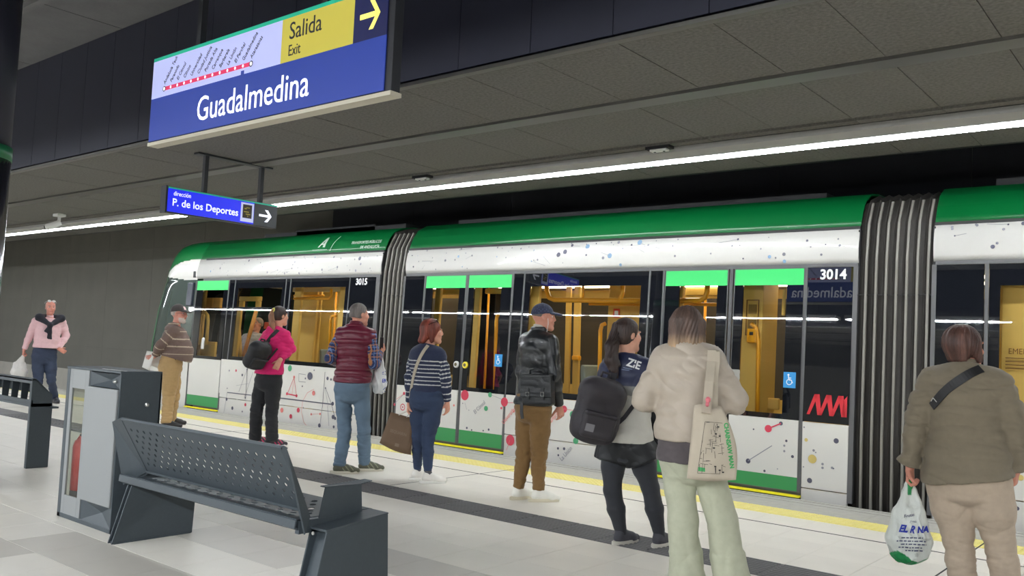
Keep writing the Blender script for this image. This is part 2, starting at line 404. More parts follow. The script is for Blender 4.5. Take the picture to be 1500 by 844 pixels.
def sign_face(yf, s):
    # s=-1: face towards the camera; s=+1: face towards the tram
    e = .006*s; ya, yb = sorted((yf, yf+e)); xa, xb = X0+.012, X1-.012
    P(MB().box(xa, xb, ya, yb, Z0+.02, ZM), 'name_panel', M_sblue)
    P(MB().box(xa, -4.585, ya, yb, ZM, 3.315), 'map_panel', M_swhite)
    P(MB().box(-4.585, -3.895, ya, yb, ZM, 3.315), 'exit_panel', M_syel)
    P(MB().box(-3.895, xb, ya, yb, ZM, 3.315), 'arrow_panel', M_snavy)
    P(MB().box(xa, xb, ya, yb, 3.315, 3.34), 'top_edge', M_steal)
    xd = (1, 0, 0) if s < 0 else (-1, 0, 0); yt = yf+e*1.2
    T = lambda nm, body, size, x, z, m, sx=1, bold=0, al='LEFT': text(nm, body, size, (x, yt, z), xd, (0, 0, 1), m, sg, sx, bold, .0008, al)
    cx = -4.90
    T('station_name', 'Guadalmedina', .245, cx, 2.79, M_ltxt, .89, 0, 'CENTER')
    T('exit_text', 'Salida', .155, -4.51 if s < 0 else -3.99, 3.175, M_dtxt, .92)
    T('exit_text', 'Exit', .10, -4.51 if s < 0 else -3.99, 3.07, M_dtxt, .80)
    # arrow
    ax = -3.755; az = 3.175
    b = MB(); w = .014; yy = sorted((yt, yt+.002*s))
    b.box(ax-.085, ax+.06, yy[0], yy[1], az-.015, az+.015)
    for q in (1, -1):
        pl = [(ax+.085, az), (ax+.055, az), (ax-.005, az+q*.085), (ax+.03, az+q*.085)]
        b.prism(pl if q < 0 else pl[::-1], 'y', yy[0], yy[1])
    P(b, 'arrow', mat('arrow_yellow', (235, 225, 110), .4, emit=(240, 228, 110), estr=.8))
    # line map: red line, stops, slanted names
    xl, xr = (-5.98, -4.90) if s < 0 else (-4.77, -5.85)
    zl = 3.09; yy = sorted((yt, yt+.001*s))
    P(MB().box(min(xl, xr), max(xl, xr), yy[0], yy[1], zl-.014, zl+.014), 'map_line', M_red)
    names = ['Andalucía Tech', 'Paraninfo', 'El Cónsul', 'Clínico', 'Universidad', 'Ciudad Justicia', 'Portada Alta', 'Carranque', 'Barbarela', 'La Unión', 'El Perchel', 'Guadalmedina', 'Atarazanas']
    b = MB(); c = MB(); n = len(names)
    tm = bpy.data.materials.get('x')
    for i, nm in enumerate(names):
        x = xl+(xr-xl)*i/(n-1); big = i in (0, n-1)
        pts = lambda r, k: [(x+r*math.cos(t)*1, k, zl+r*math.sin(t)) for t in [j*math.pi/6 for j in range(12)]]
        if big: b.add(pts(.021, yt+.0015*s), [tuple(range(12))] if s > 0 else [tuple(range(12))[::-1]])
        c.add(pts(.013 if big else .0105, yt+.002*s), [tuple(range(12))])
        d = .05 if s < 0 else -.05
        if s < 0 or i % 2 == 0:
            text('stop_name', nm, .044, (x+.004*(-s), yt, zl+.032), ((.66*(-s)), 0, .75), (-.75*(-s), 0, .66), M_dtxt, sg, .85)
    P(b, 'stop_ring', M_dtxt); P(c, 'stop_dots', M_ltxt)
    P(MB().box(xr+(-.055 if s > 0 else -.11), xr+(.085 if s > 0 else -.075), yy[0], yy[1], zl-.062, zl-.03) if s < 0 else MB().box(xr+.075, xr+.11, yy[0], yy[1], zl-.062, zl-.03), 'stop_symbol', M_sblue)
sign_face(Y0, -1); sign_face(Y1, 1)
for X in (-5.6, -4.2): P(MB().box(X-.025, X+.025, 3.215, 3.26, Z1, 4.42), 'hanger', M_sframe)

# ---------------------------------------------------------------- direction sign (across the platform)
M_dblue = mat('direction_blue_lit', (24, 40, 200), .35, emit=(10, 24, 225), estr=.85)
M_dframe = mat('direction_frame', (60, 62, 64), .4, .4)
ds = empty('direction_sign', 'slim backlit blue direction sign reading P. de los Deportes hanging over the platform', 'sign', None, (-8.75, 5.45, 2.7))
def D(mb, name, m, **k): return P(mb, name, m, ds, **k)
DX = -8.70; ya, yb, za, zb = 4.76, 6.15, 2.585, 2.865
D(MB().box(DX-.10, DX-.004, ya, yb, za, zb), 'frame', M_dframe, bevel=.004)
D(MB().box(DX-.102, DX+.002, ya-.015, ya, za-.005, zb+.005), 'end_cap', M_sframe)
for s, xf in ((1, DX-.004), (-1, DX-.10)):
    e = .006*s; xx = sorted((xf, xf+e)); xt = xf+e*1.25; yd = (0, s, 0)
    fl = (lambda y: y) if s > 0 else (lambda y: ya+yb-y)
    R = lambda y0, y1, z0, z1: MB().box(xx[0], xx[1], min(fl(y0), fl(y1)), max(fl(y0), fl(y1)), z0, z1)
    D(R(ya+.01, 5.83, za+.012, zb-.022), 'blue_panel', M_dblue)
    D(R(5.83, yb-.012, za+.012, zb-.022), 'arrow_panel', M_dframe)
    D(R(ya+.01, yb-.012, zb-.022, zb-.006), 'top_edge', M_steal)
    text('direction_text', 'dirección', .068, (xt, fl(4.83), 2.775), yd, (0, 0, 1), M_ltxt, ds, .80)
    text('direction_text', 'P. de los Deportes', .112, (xt, fl(4.82), 2.665), yd, (0, 0, 1), M_ltxt, ds, .95, .001)
    xs2 = sorted((xt, xt+.001*s)); fy = sorted((fl(5.655), fl(5.825)))
    D(MB().box(xs2[0], xs2[1], fy[0], fy[1], 2.612, 2.83), 'notice', mat('notice_white', (200, 205, 235), .5, emit=(200, 206, 250), estr=.5))
    fy = sorted((fl(5.68), fl(5.80)))
    D(MB().box(*sorted((xt+.001*s, xt+.002*s)), fy[0], fy[1], 2.655, 2.81), 'notice_picture', mat('notice_dark', (72, 66, 54), .6))
    q = MB()
    for (a0, a1, c0, c1) in ((.02, .05, .10, .115), (.045, .09, .115, .125), (.015, .08, .065, .078), (.04, .10, .04, .052), (.06, .075, .02, .03)):
        g = sorted((fl(5.68+a0), fl(5.68+a1))); q.box(*sorted((xt+.002*s, xt+.003*s)), g[0], g[1], 2.655+c0, 2.655+c1)
    D(q, 'notice_marks', mat('notice_ochre', (196, 178, 84), .6))
    # arrow in white
    b = MB(); cy = 5.985; cz = 2.715; xs3 = sorted((xt, xt+.002*s)); dr = 1
    b.box(xs3[0], xs3[1], min(fl(cy-.085), fl(cy+.05)), max(fl(cy-.085), fl(cy+.05)), cz-.013, cz+.013)
    for k in (1, -1):
        pl = [(fl(cy+.085), cz), (fl(cy+.055), cz), (fl(cy-.01), cz+k*.07), (fl(cy+.03), cz+k*.07)]
        b.prism(pl, 'x', xs3[0], xs3[1])
    D(b, 'arrow', M_ltxt)
for y in (5.22, 5.94):
    D(MB().box(DX-.085, DX-.035, y-.022, y+.022, zb, ZS-.02), 'hanger', M_sframe)
D(MB().box(DX-.11, DX-.01, 5.1, 6.06, ZS-.02, ZS-.001), 'ceiling_plate', M_sframe)

# ---------------------------------------------------------------- round column at the left edge
cl = empty('column', 'round column at the left edge, navy above, polished steel with a green ring below', 'column', None, (-8.06, 2.62, 0))
MB().lathe([(.33, 2.79), (.33, 4.69)], n=40).build('column_head', M_navy, cl, smooth=False)
MB().lathe([(.345, 2.69), (.345, 2.80), (.33, 2.805)], n=40).build('green_ring', mat('ring_green', (20, 110, 70), .4), cl)
MB().lathe([(.34, 0), (.34, 2.69)], n=40).build('steel_cladding', M_steel, cl)
for o in cl.children:
    for p in o.data.polygons: p.use_smooth = abs(p.normal.z) < .5

# ---------------------------------------------------------------- perforated sheet
def perforated(W, H, nu, nv, r, f, thick=.004, margin=(0, 0), rz=1.0):
    # f maps (u,v,w) to a point; holes on a staggered raster
    mb = MB(); cu, cv = W/nu, H/nv
    for i in range(nu):
        for j in range(nv):
            u0, v0 = i*cu, j*cv; u1, v1 = u0+cu, v0+cv; um, vm = (u0+u1)/2, (v0+v1)/2
            hole = (i+j) % 2 == 0 and margin[0] <= i < nu-margin[0] and margin[1] <= j < nv-margin[1]
            sq = [(u0, v0), (um, v0), (u1, v0), (u1, vm), (u1, v1), (um, v1), (u0, v1), (u0, vm)]
            if not hole:
                for w, o in ((0, 1), (thick, -1)): mb.add([f(a, b, w) for a, b in sq], [tuple(range(8))[::o]])
                continue
            ang = [math.atan2(b-vm, a-um) for a, b in sq]
            c = [(um+r*math.cos(t), vm+r*rz*math.sin(t)) for t in ang]
            vs = [f(a, b, 0) for a, b in sq]+[f(a, b, 0) for a, b in c]+[f(a, b, thick) for a, b in sq]+[f(a, b, thick) for a, b in c]
            fs = []
            for k in range(8):
                l = (k+1) % 8
                fs += [(k, l, 8+l, 8+k), (16+k, 24+k, 24+l, 16+l), (8+k, 8+l, 24+l, 24+k)]
            mb.add(vs, fs)
    # rim
    for (a, b) in (((0, 0), (W, 0)), ((W, 0), (W, H)), ((W, H), (0, H)), ((0, H), (0, 0))):
        mb.add([f(*a, 0), f(*b, 0), f(*b, thick), f(*a, thick)], [(0, 1, 2, 3)])
    return mb
# ---------------------------------------------------------------- bench in front
bx0, bx1 = -5.42, -3.47
bn = empty('bench', 'dark grey perforated metal platform bench in front of the litter cabinet', 'bench', None, (-4.45, 3.0, 0))
def B(mb, name, m=M_anth, **k): o = mb.build(name, m, bn, **k); rel(o); return o
yb0, zb0, yt0, zt0 = 2.845, .465, 2.66, .785
xb, Lb = -5.20, 1.585; hy, hz = yt0-yb0, zt0-zb0; H = math.hypot(hy, hz); ny, nz = -hz/H, hy/H
B(perforated(Lb, H, 42, 9, .0118, lambda u, v, w: (xb+u, yb0+hy*v/H-ny*w, zb0+hz*v/H-nz*w), margin=(1, 1)), 'backrest')
B(MB().prism([(yt0-.001, zt0-.002), (yt0-.008, zt0+.006), (yt0-.002, zt0+.017), (yt0+.012, zt0+.018), (yt0+.035, zt0+.006), (yt0+.032, zt0+.001), (yt0+.012, zt0+.012), (yt0+.003, zt0+.008)], 'x', xb-.02, xb+Lb+.01), 'back_rim')
B(MB().prism([(yb0, zb0), (yb0-.006, zb0+.002), (yb0-.004, zb0-.012), (yb0+.03, zb0-.018), (yb0+.03, zb0-.012), (yb0+.004, zb0-.008)], 'x', xb-.01, xb+Lb), 'back_rim')
def sheet(pts, name, faces, th=.008):
    o = B(MB().add(pts, faces), name); md = o.modifiers.new('s', 'SOLIDIFY'); md.thickness = th; md.offset = 0; return o
# folded wings carrying the back
sheet([(xb-.01, 2.655, .80), (-5.40, 2.70, .76), (-5.40, 2.80, .36), (xb-.03, 2.86, .44), (xb+.0, 2.845, .465)], 'back_wing', [(0, 1, 2, 3, 4)])
sheet([(xb+Lb, 2.655, .80), (xb+Lb+.03, 2.665, .80), (xb+Lb+.045, 2.80, .36), (xb+Lb+.02, 2.845, .44), (xb+Lb, 2.845, .465)], 'back_wing', [(0, 1, 2, 3, 4)])
ys0, ys1 = 2.765, 3.25
B(perforated(1.60, ys1-ys0, 28, 9, .021, lambda u, v, w: (xb+.0+u, ys0+v, .435-.018*math.sin(math.pi*v/(ys1-ys0))-w), margin=(1, 1), rz=.9), 'seat')
B(MB().prism([(ys1, .435), (ys1+.015, .425), (ys1+.015, .37), (ys1+.005, .37), (ys1+.003, .42)], 'x', xb-.2, xb+1.62), 'seat_rim')
B(MB().prism([(ys0+.004, .435), (ys0-.006, .43), (ys0-.01, .39), (ys0+.03, .372), (ys0+.03, .378), (ys0-.002, .396), (ys0+.004, .428)], 'x', xb-.18, xb+1.605), 'seat_rim')
B(MB().box(xb+1.58, xb+1.61, 2.78, 3.24, .36, .425), 'seat_end')
B(MB().box(xb-.1, xb+1.62, 3.02, 3.07, .345, .41), 'beam')
def leg(xa, xc, out):
    b = MB(); t = .010
    for x in (xa, xc-t): b.prism(out, 'x', x, x+t)
    n = len(out)
    for (p, q) in ((1, 2), (2, 3)):
        p0, p1 = out[p], out[q]; d = Vector((p1[0]-p0[0], p1[1]-p0[1])).normalized(); nn = Vector((-d.y, d.x))*t
        b.prism([p0, p1, (p1[0]+nn.x, p1[1]+nn.y), (p0[0]+nn.x, p0[1]+nn.y)], 'x', xa+t, xc-t)
    B(b, 'leg', bevel=.005)
    B(MB().prism([(2.80, .02), (3.25, .02), (3.25, .37), (2.90, .37)], 'x', xa+t, xc-t), 'leg_web', M_anth)
    B(MB().prism([(2.75, -.001), (3.27, -.001), (3.27, .012), (2.75, .012)], 'x', xa-.004, xc+.004), 'foot_plate')
leg(-5.43, -5.375, [(2.735, 0), (3.285, 0), (3.30, .40), (2.86, .41), (2.83, .32)])
leg(-3.60, -3.465, [(2.77, 0), (3.29, 0), (3.262, .425), (2.855, .385)])
# end shelf beyond the armrest, armrest with its flange
sheet([(-3.62, 2.85, .385), (-3.465, 2.853, .388), (-3.465, 3.262, .427), (-3.62, 3.25, .43)], 'end_shelf', [(0, 1, 2, 3)])
sheet([(-3.595, 2.895, .385), (-3.595, 3.19, .405), (-3.595, 3.175, .57), (-3.595, 2.935, .576)], 'armrest', [(0, 1, 2, 3)])
sheet([(-3.595, 2.935, .577), (-3.595, 3.175, .571), (-3.575, 3.235, .585), (-3.635, 3.235, .585), (-3.635, 2.935, .577)], 'armrest_flange', [(0, 1, 2, 3, 4)], .005)
sheet([(-5.395, 2.895, .385), (-5.395, 3.19, .405), (-5.395, 3.175, .44), (-5.395, 2.935, .44)], 'end_lip', [(0, 1, 2, 3)])
M_zincb = mat('zinc_bolt', (200, 200, 196), .35, .8)
B(MB().lathe([(.009, 0), (.009, -.006)], (-3.55, 2.84, .365), 10, axis='y'), 'bolt', M_zincb)

# ---------------------------------------------------------------- perch bench at the left edge
pb = empty('perch_bench', 'dark grey narrow perching bench with open compartments at the left edge', 'bench', None, (-9.4, 3.63, 0))
def Q(mb, name, m=M_anth, **k): o = mb.build(name, m, pb, **k); rel(o); return o
px0, px1 = -11.2, -8.64
Q(MB().prism([(3.53, 0), (3.73, 0), (3.73, .57), (3.72, .68), (3.56, .835), (3.53, .835)], 'x', px1-.045, px1), 'end_leg', bevel=.006)
Q(MB().prism([(3.53, 0), (3.73, 0), (3.73, .57), (3.72, .68), (3.56, .835), (3.53, .835)], 'x', px0, px0+.045), 'end_leg', bevel=.006)
Q(MB().prism([(3.53, .825), (3.56, .835), (3.72, .68), (3.713, .673), (3.557, .822), (3.53, .812)], 'x', px0, px1), 'perch_top')
Q(MB().box(px0, px1-.04, 3.53, 3.54, .785, .83), 'rail')
Q(MB().prism([(3.53, .60), (3.54, .57), (3.72, .57), (3.72, .60), (3.54, .60)], 'x', px0, px1+.0), 'rail')
Q(MB().box(px0, px1, 3.535, 3.55, .57, .632), 'rail')
x = px1-.045
while x > px0+.1:
    b = MB().prism([(3.545, .60), (3.60, .60), (3.615, .77), (3.56, .825), (3.545, .825)], 'x', -.004, .004)
    o = b.build('divider', M_anth, pb); o.location = (x+9.4, -3.63, 0)
    x -= .222
Q(MB().box(px1-.10, px1+.06, 3.70, 3.76, .555, .572), 'bracket')

# ---------------------------------------------------------------- litter cabinet
M_window = glass_mat('cabinet_window', (.84, .85, .82), 1.2, .03)
cb = empty('litter_cabinet', 'tall dark grey litter bin and extinguisher cabinet behind the bench', 'bin', None, (-6.04, 3.0, 0))
def K(mb, name, m=M_anth, **k): o = mb.build(name, m, cb, **k); rel(o); return o
x0, x1, y0, y1, zt = -6.43, -5.65, 2.86, 3.15, 1.045
K(MB().box(x0, x0+.045, y0, y0+.012, .0, zt), 'corner_post', bevel=.003)
K(MB().box(x0, x0+.01, y0+.012, y0+.03, 0, zt).box(x0, x0+.01, y1-.02, y1, 0, zt).box(x0, x0+.01, y0+.03, y1-.02, 0, .06).box(x0, x0+.01, y0+.03, y1-.02, .97, zt), 'side_frame')
K(MB().box(x0+.003, x0+.008, y0+.03, y1-.02, .06, .97), 'side_window', M_window)
K(MB().box(x1-.012, x1, y0, y1, .0, zt), 'side_panel', bevel=.003)
K(MB().box(x0, x1, y0-.004, y1, zt-.004, zt+.012), 'top', bevel=.003)
K(MB().box(x0, x1, y0, y1, 0, .03), 'base', bevel=.003)
K(MB().box(x0+.33, x1, y1-.012, y1, .03, zt), 'back_panel')
K(MB().box(-6.105, -6.085, y0+.01, y1, .03, zt), 'partition')
o = K(MB().frame(x0+.045, -6.10, .03, zt-.004, (.045, .05, .13, .135), y0+.002, y0+.016), 'door', M_grey, bevel=.002)
w = MB().box(x0+.088, -6.148, y0+.005, y0+.011, .155, .912).build('door_window', M_window, o)
o = K(MB().frame(x0+.045, -6.10, .03, zt-.004, (.045, .05, .13, .135), y1-.016, y1-.002), 'door', M_grey)
w = MB().box(x0+.088, -6.148, y1-.011, y1-.005, .155, .912).build('door_window', M_window, o)
K(MB().box(-6.42, -6.11, y0+.03, y1-.03, .60, .61).box(-6.42, -6.11, y1-.03, y1-.02, .55, .61), 'shelf')
K(MB().box(-6.08, -5.665, y0-.012, y0+.02, .165, .935), 'grey_flap', M_grey, bevel=.006)
K(MB().box(-6.08, -5.665, y0+.14, y0+.15, .03, zt-.01), 'inner_wall')
# diamond-folded recesses above and below the flap
for za, zc in ((.94, zt-.01), (.03, .17)):
    xm, zm = -5.875, (za+zc)/2
    b = MB().add([(-6.08, y0+.004, za), (-5.665, y0+.004, za), (-5.665, y0+.004, zc), (-6.08, y0+.004, zc), (xm, y0+.05, zm)], [(0, 1, 4), (1, 2, 4), (2, 3, 4), (3, 0, 4)])
    K(b, 'folded_recess')
M_zinc = MATS['zinc_bolt']
K(MB().lathe([(.013, 0), (.013, -.01), (.006, -.02)], (-5.735, y0+.012, .985), 12, axis='y'), 'lock', M_zinc)
K(MB().lathe([(.014, 0), (.014, .008), (.007, .018)], (x1, 3.05, .835), 12, axis='x'), 'lock', M_zinc)
q = MB()
for i, (a, l) in enumerate(((0, .05), (.06, .03), (.10, .06), (.17, .03), (.21, .05), (.28, .04))): q.box(-6.0+a, -6.0+a+l, y0+.04, y0+.055, zt+.012, zt+.0135)
K(q, 'top_lettering', M_white)
# fire extinguisher inside the glass cabinet
fe = empty('fire_extinguisher', 'red fire extinguisher standing behind the cabinet window', 'extinguisher', None, (-6.345, 2.965, .03))
MR = mat('extinguisher_red', (200, 46, 44), .35, coat=.3)
MB().lathe([(.05, .15), (.062, .155), (.062, .46), (.05, .50), (.02, .515), (.02, .53)], n=24).build('cylinder', MR, fe, smooth=True)
MB().lathe([(.025, .0), (.062, .01), (.062, .15)], n=24).build('base_ring', M_black, fe, smooth=True)
MB().box(-.02, .05, -.012, .012, .53, .545).box(-.02, .07, -.012, .012, .552, .562).build('lever', M_black, fe)
MB().tube([(-.02, 0, .54), (-.07, 0, .50), (-.085, 0, .35), (-.08, 0, .28)], .010, 8).build('hose', MR, fe, smooth=True)
# ---------------------------------------------------------------- the tram
M_tgreen = mat('tram_green', (8, 112, 56), .3, coat=.5)
M_twhite = mat('tram_white', (214, 212, 207), .28, coat=.5, noise=.02, nscale=2)
M_tblack = mat('tram_black_glazing', (20, 22, 27), .015, spec=1.0)
M_tblack.node_tree.nodes['Principled BSDF'].inputs['IOR'].default_value = 1.58
M_talu = mat('tram_alu', (98, 98, 99), .5, .3)
M_tband = mat('door_green_strip', (60, 206, 108), .4)
M_tlow = mat('door_green_low', (56, 150, 84), .4)
M_tglass = glass_mat('tram_glass', (.84, .84, .80), 1.62)
M_tyel = mat('interior_yellow', (218, 180, 92), .55)
M_tora = mat('handrail_orange', (240, 168, 30), .35, coat=.4)
M_seat = mat('seat_grey', (120, 132, 132), .6)
M_tfloor = mat('tram_floor', (90, 90, 88), .7)
M_tcream = mat('interior_cream', (214, 200, 160), .6)
M_sill = mat('sill_yellow', (236, 224, 40), .5, emit=(236, 224, 30), estr=.25)
M_rub = mat('bellows_rubber', (62, 59, 56), .65, noise=.1, nscale=20)
M_rib = mat('bellows_rib', (124, 121, 114), .5)
M_ilamp = mat('interior_lamp', (255, 240, 205), .4, emit=(255, 238, 204), estr=11)
M_tdark = mat('tram_dark', (34, 34, 36), .6)
M_pict = mat('pictogram_blue', (40, 140, 205), .4)
M_pred = mat('print_red', (206, 60, 84), .4)
M_pdark = mat('print_dark', (78, 78, 96), .4)
M_pgreen = mat('print_green', (70, 160, 110), .4)
M_pgold = mat('print_gold', (200, 178, 104), .4)
M_ppale = mat('print_pale', (138, 138, 148), .4)
M_pblue = mat('print_blue', (130, 160, 190), .4)
M_pcoral = mat('print_coral', (222, 122, 116), .4)
YT = 8.49; YC = YT+1.325; YF = YT+2.65
tr = empty('tram', 'green and white articulated tram standing at the platform', 'tram', None, (-6.0, YC, -.6))
def T(mb, name, m, par=None, **k):
    o = mb.build(name, m, par or tr, **k)
    if par is None: rel(o)
    return o
TILT = 0.0    # the whole side is leant inwards at the end of this section
def gy(z): return YT+TILT*(z-.73)                     # leaning glazing plane
# cross-section of the cant rail and roof on the platform side (y, z)
CANT = [(YT+.012, 2.275), (YT-.005, 2.33), (YT-.006, 2.42), (YT+.012, 2.53), (YT+.045, 2.625)]
ROOF = [(YT+.050, 2.632), (YT+.075, 2.70), (YT+.12, 2.80), (YT+.20, 2.91), (YT+.36, 3.00), (YT+.60, 3.04), (YC, 3.06)]
def shell(xa, xb, prof, name, m, both=True, par=None, smooth=True):
    b = MB(); t = [(xa, p) for p in prof]
    vs = [(xa, y, z) for y, z in prof]+[(xb, y, z) for y, z in prof]; n = len(prof)
    b.add(vs, [(i, n+i, n+i+1, i+1) for i in range(n-1)])
    if both:
        vs = [(xa, 2*YC-y, z) for y, z in prof]+[(xb, 2*YC-y, z) for y, z in prof]
        b.add(vs, [(i, i+1, n+i+1, n+i) for i in range(n-1)])
    o = T(b, name, m, par, smooth=smooth); md = o.modifiers.new('s', 'SOLIDIFY'); md.thickness = .02; md.offset = -1; return o
def windowunit(x0, x1, z0, z1, c, name='window', split=None):
    # black glazing frame with clear opening c = (cx0, cx1, cz0, cz1) and its pane; leaning plane
    b = MB(); cx0, cx1, cz0, cz1 = c
    def slab(a0, a1, w0, w1, y0=0, y1=.02):
        b.add([(a0, gy(w0)+y0, w0), (a1, gy(w0)+y0, w0), (a1, gy(w0)+y1, w0), (a0, gy(w0)+y1, w0),
               (a0, gy(w1)+y0, w1), (a1, gy(w1)+y0, w1), (a1, gy(w1)+y1, w1), (a0, gy(w1)+y1, w1)],
              [(3,2,1,0),(4,5,6,7),(0,1,5,4),(1,2,6,5),(2,3,7,6),(3,0,4,7)])
    if c[1] > c[0]:
        slab(x0, cx0, z0, z1); slab(cx1, x1, z0, z1); slab(cx0, cx1, z0, cz0); slab(cx0, cx1, cz1, z1)
        if split: slab(cx0, cx1, split-.02, split+.02, -.004, .02)
    else: slab(x0, x1, z0, z1)
    o = T(b, name, M_tblack)
    if c[1] > c[0]:
        p = MB()
        p.add([(cx0, gy(cz0)+.003, cz0), (cx1, gy(cz0)+.003, cz0), (cx1, gy(cz1)+.003, cz1), (cx0, gy(cz1)+.003, cz1)], [(0, 1, 2, 3)])
        p.build('pane', M_tglass, o)
    return o
def post(x, w=.022, z0=.73, z1=2.26, name='pillar'):
    b = MB(); b.add([(x-w/2, gy(z0)-.006, z0), (x+w/2, gy(z0)-.006, z0), (x+w/2, gy(z0)+.02, z0), (x-w/2, gy(z0)+.02, z0),
                     (x-w/2, gy(z1)-.006, z1), (x+w/2, gy(z1)-.006, z1), (x+w/2, gy(z1)+.02, z1), (x-w/2, gy(z1)+.02, z1)],
                    [(3,2,1,0),(4,5,6,7),(0,1,5,4),(1,2,6,5),(2,3,7,6),(3,0,4,7)])
    return T(b, name, M_talu)
def low(x0, x1, z1, z0=.09):
    T(MB().box(x0, x1, YT, YT+.03, z0, z1), 'side_panel', M_twhite, bevel=.004, seg=1)
    T(MB().box(x0, x1, YT+.004, YT+.03, -.32, z0-.008), 'skirt', M_twhite)
def disc(b, x, z, r, m, y, n=14): b.add([(x+r*math.cos(t), y, z+r*math.sin(t)) for t in [2*math.pi*k/n for k in range(n)]], [tuple(range(n))], m)
def ring(b, x, z, r, w, m, y, n=18):
    a = [(x+r*math.cos(t), y, z+r*math.sin(t)) for t in [2*math.pi*k/n for k in range(n)]]
    c = [(x+(r-w)*math.cos(t), y, z+(r-w)*math.sin(t)) for t in [2*math.pi*k/n for k in range(n)]]
    b.add(a+c, [(k, (k+1) % n, n+(k+1) % n, n+k) for k in range(n)], m)
def line(b, x0, z0, x1, z1, w, m, y):
    d = Vector((x1-x0, z1-z0)); L = d.length
    if L < 1e-4: return
    d /= L; n = Vector((-d.y, d.x))*w/2
    b.add([(x0+n.x, y, z0+n.y), (x1+n.x, y, z1+n.y), (x1-n.x, y, z1-n.y), (x0-n.x, y, z0-n.y)], [(0, 1, 2, 3)], m)
PR = [M_pred, M_pdark, M_pgreen, M_pgold, M_ppale, M_pblue, M_pcoral]
def door(x0, x1, zl, lowz, clear, side, single=False):
    # one sliding leaf: x0..x1, clear glass between clear[0], clear[1]
    t = T(MB().frame(x0, x1, .03, 2.245, (.012, .012, .012, .012), YT-.002, YT+.03), 'door_leaf', M_talu)
    MB().box(x0+.012, x1-.012, YT+.001, YT+.02, .042, lowz).build('lower_green_panel', M_tlow, t)
    MB().box(x0+.012, x1-.012, YT, YT+.02, lowz, zl).build('lower_white_panel', M_twhite, t)
    zt = 2.235
    b = MB(); cx0, cx1 = clear
    def slab(a0, a1, w0, w1): b.add([(a0, gy(w0)-.001, w0), (a1, gy(w0)-.001, w0), (a1, gy(w0)+.02, w0), (a0, gy(w0)+.02, w0),
               (a0, gy(w1)-.001, w1), (a1, gy(w1)-.001, w1), (a1, gy(w1)+.02, w1), (a0, gy(w1)+.02, w1)],
              [(3,2,1,0),(4,5,6,7),(0,1,5,4),(1,2,6,5),(2,3,7,6),(3,0,4,7)])
    slab(x0+.012, cx0, zl, 2.07); slab(cx1, x1-.012, zl, 2.07); slab(cx0, cx1, zl, zl+.05)
    b.build('glazing', M_tblack, t)
    p = MB(); p.add([(cx0, gy(zl+.05)+.002, zl+.05), (cx1, gy(zl+.05)+.002, zl+.05), (cx1, gy(2.07)+.002, 2.07), (cx0, gy(2.07)+.002, 2.07)], [(0, 1, 2, 3)])
    p.build('pane', M_tglass, t)
    q = MB(); q.add([(x0+.012, gy(2.07)-.003, 2.07), (x1-.012, gy(2.07)-.003, 2.07), (x1-.012, gy(zt)-.003, zt), (x0+.012, gy(zt)-.003, zt),
                     (x0+.012, gy(2.07)+.02, 2.07), (x1-.012, gy(2.07)+.02, 2.07), (x1-.012, gy(zt)+.02, zt), (x0+.012, gy(zt)+.02, zt)], [(0,1,2,3), (4,5,1,0), (1,5,6,2), (4,0,3,7), (3,2,6,7)])
    q.build('green_header', M_tband, t)
    xb = x1-.06 if side > 0 else x0+.06
    zb = 1.055
    if side: 
        b = MB(); y = gy(zb)
        b.lathe([(.045, 0), (.045, -.012), (.040, -.018)], (xb, y-.002, zb), 20, axis='y')
        b.build('door_button', mat('button_grey' if side > 0 else 'button_yellow', (206, 206, 200) if side > 0 else (236, 216, 60), .4), t, smooth=False)
        b = MB(); b.lathe([(.022, 0), (.022, -.004)], (xb, y-.020, zb), 14, axis='y'); b.build('button_centre', mat('button_mark', (90, 84, 50), .4), t)
    return t
def wheelchair(x, z):
    y = gy(z)-.005
    o = T(MB().box(x-.062, x+.062, y, y+.004, z-.078, z+.078), 'access_sticker', M_pict)
    b = MB(); w = M_ltxt; yy = y-.001
    ring(b, x-.002, z-.02, .030, .007, 0, yy); disc(b, x-.012, z+.05, .010, 0, yy)
    line(b, x-.012, z+.04, x-.006, z, .010, 0, yy); line(b, x-.01, z+.02, x+.018, z+.02, .008, 0, yy); line(b, x-.006, z, x+.02, z, .009, 0, yy); line(b, x+.02, z, x+.034, z-.03, .008, 0, yy)
    b.build('wheelchair_mark', mat('sticker_white', (235, 238, 240), .5), o)
def poly(points, y, rest): return [(x, y, z) for x, z in points]
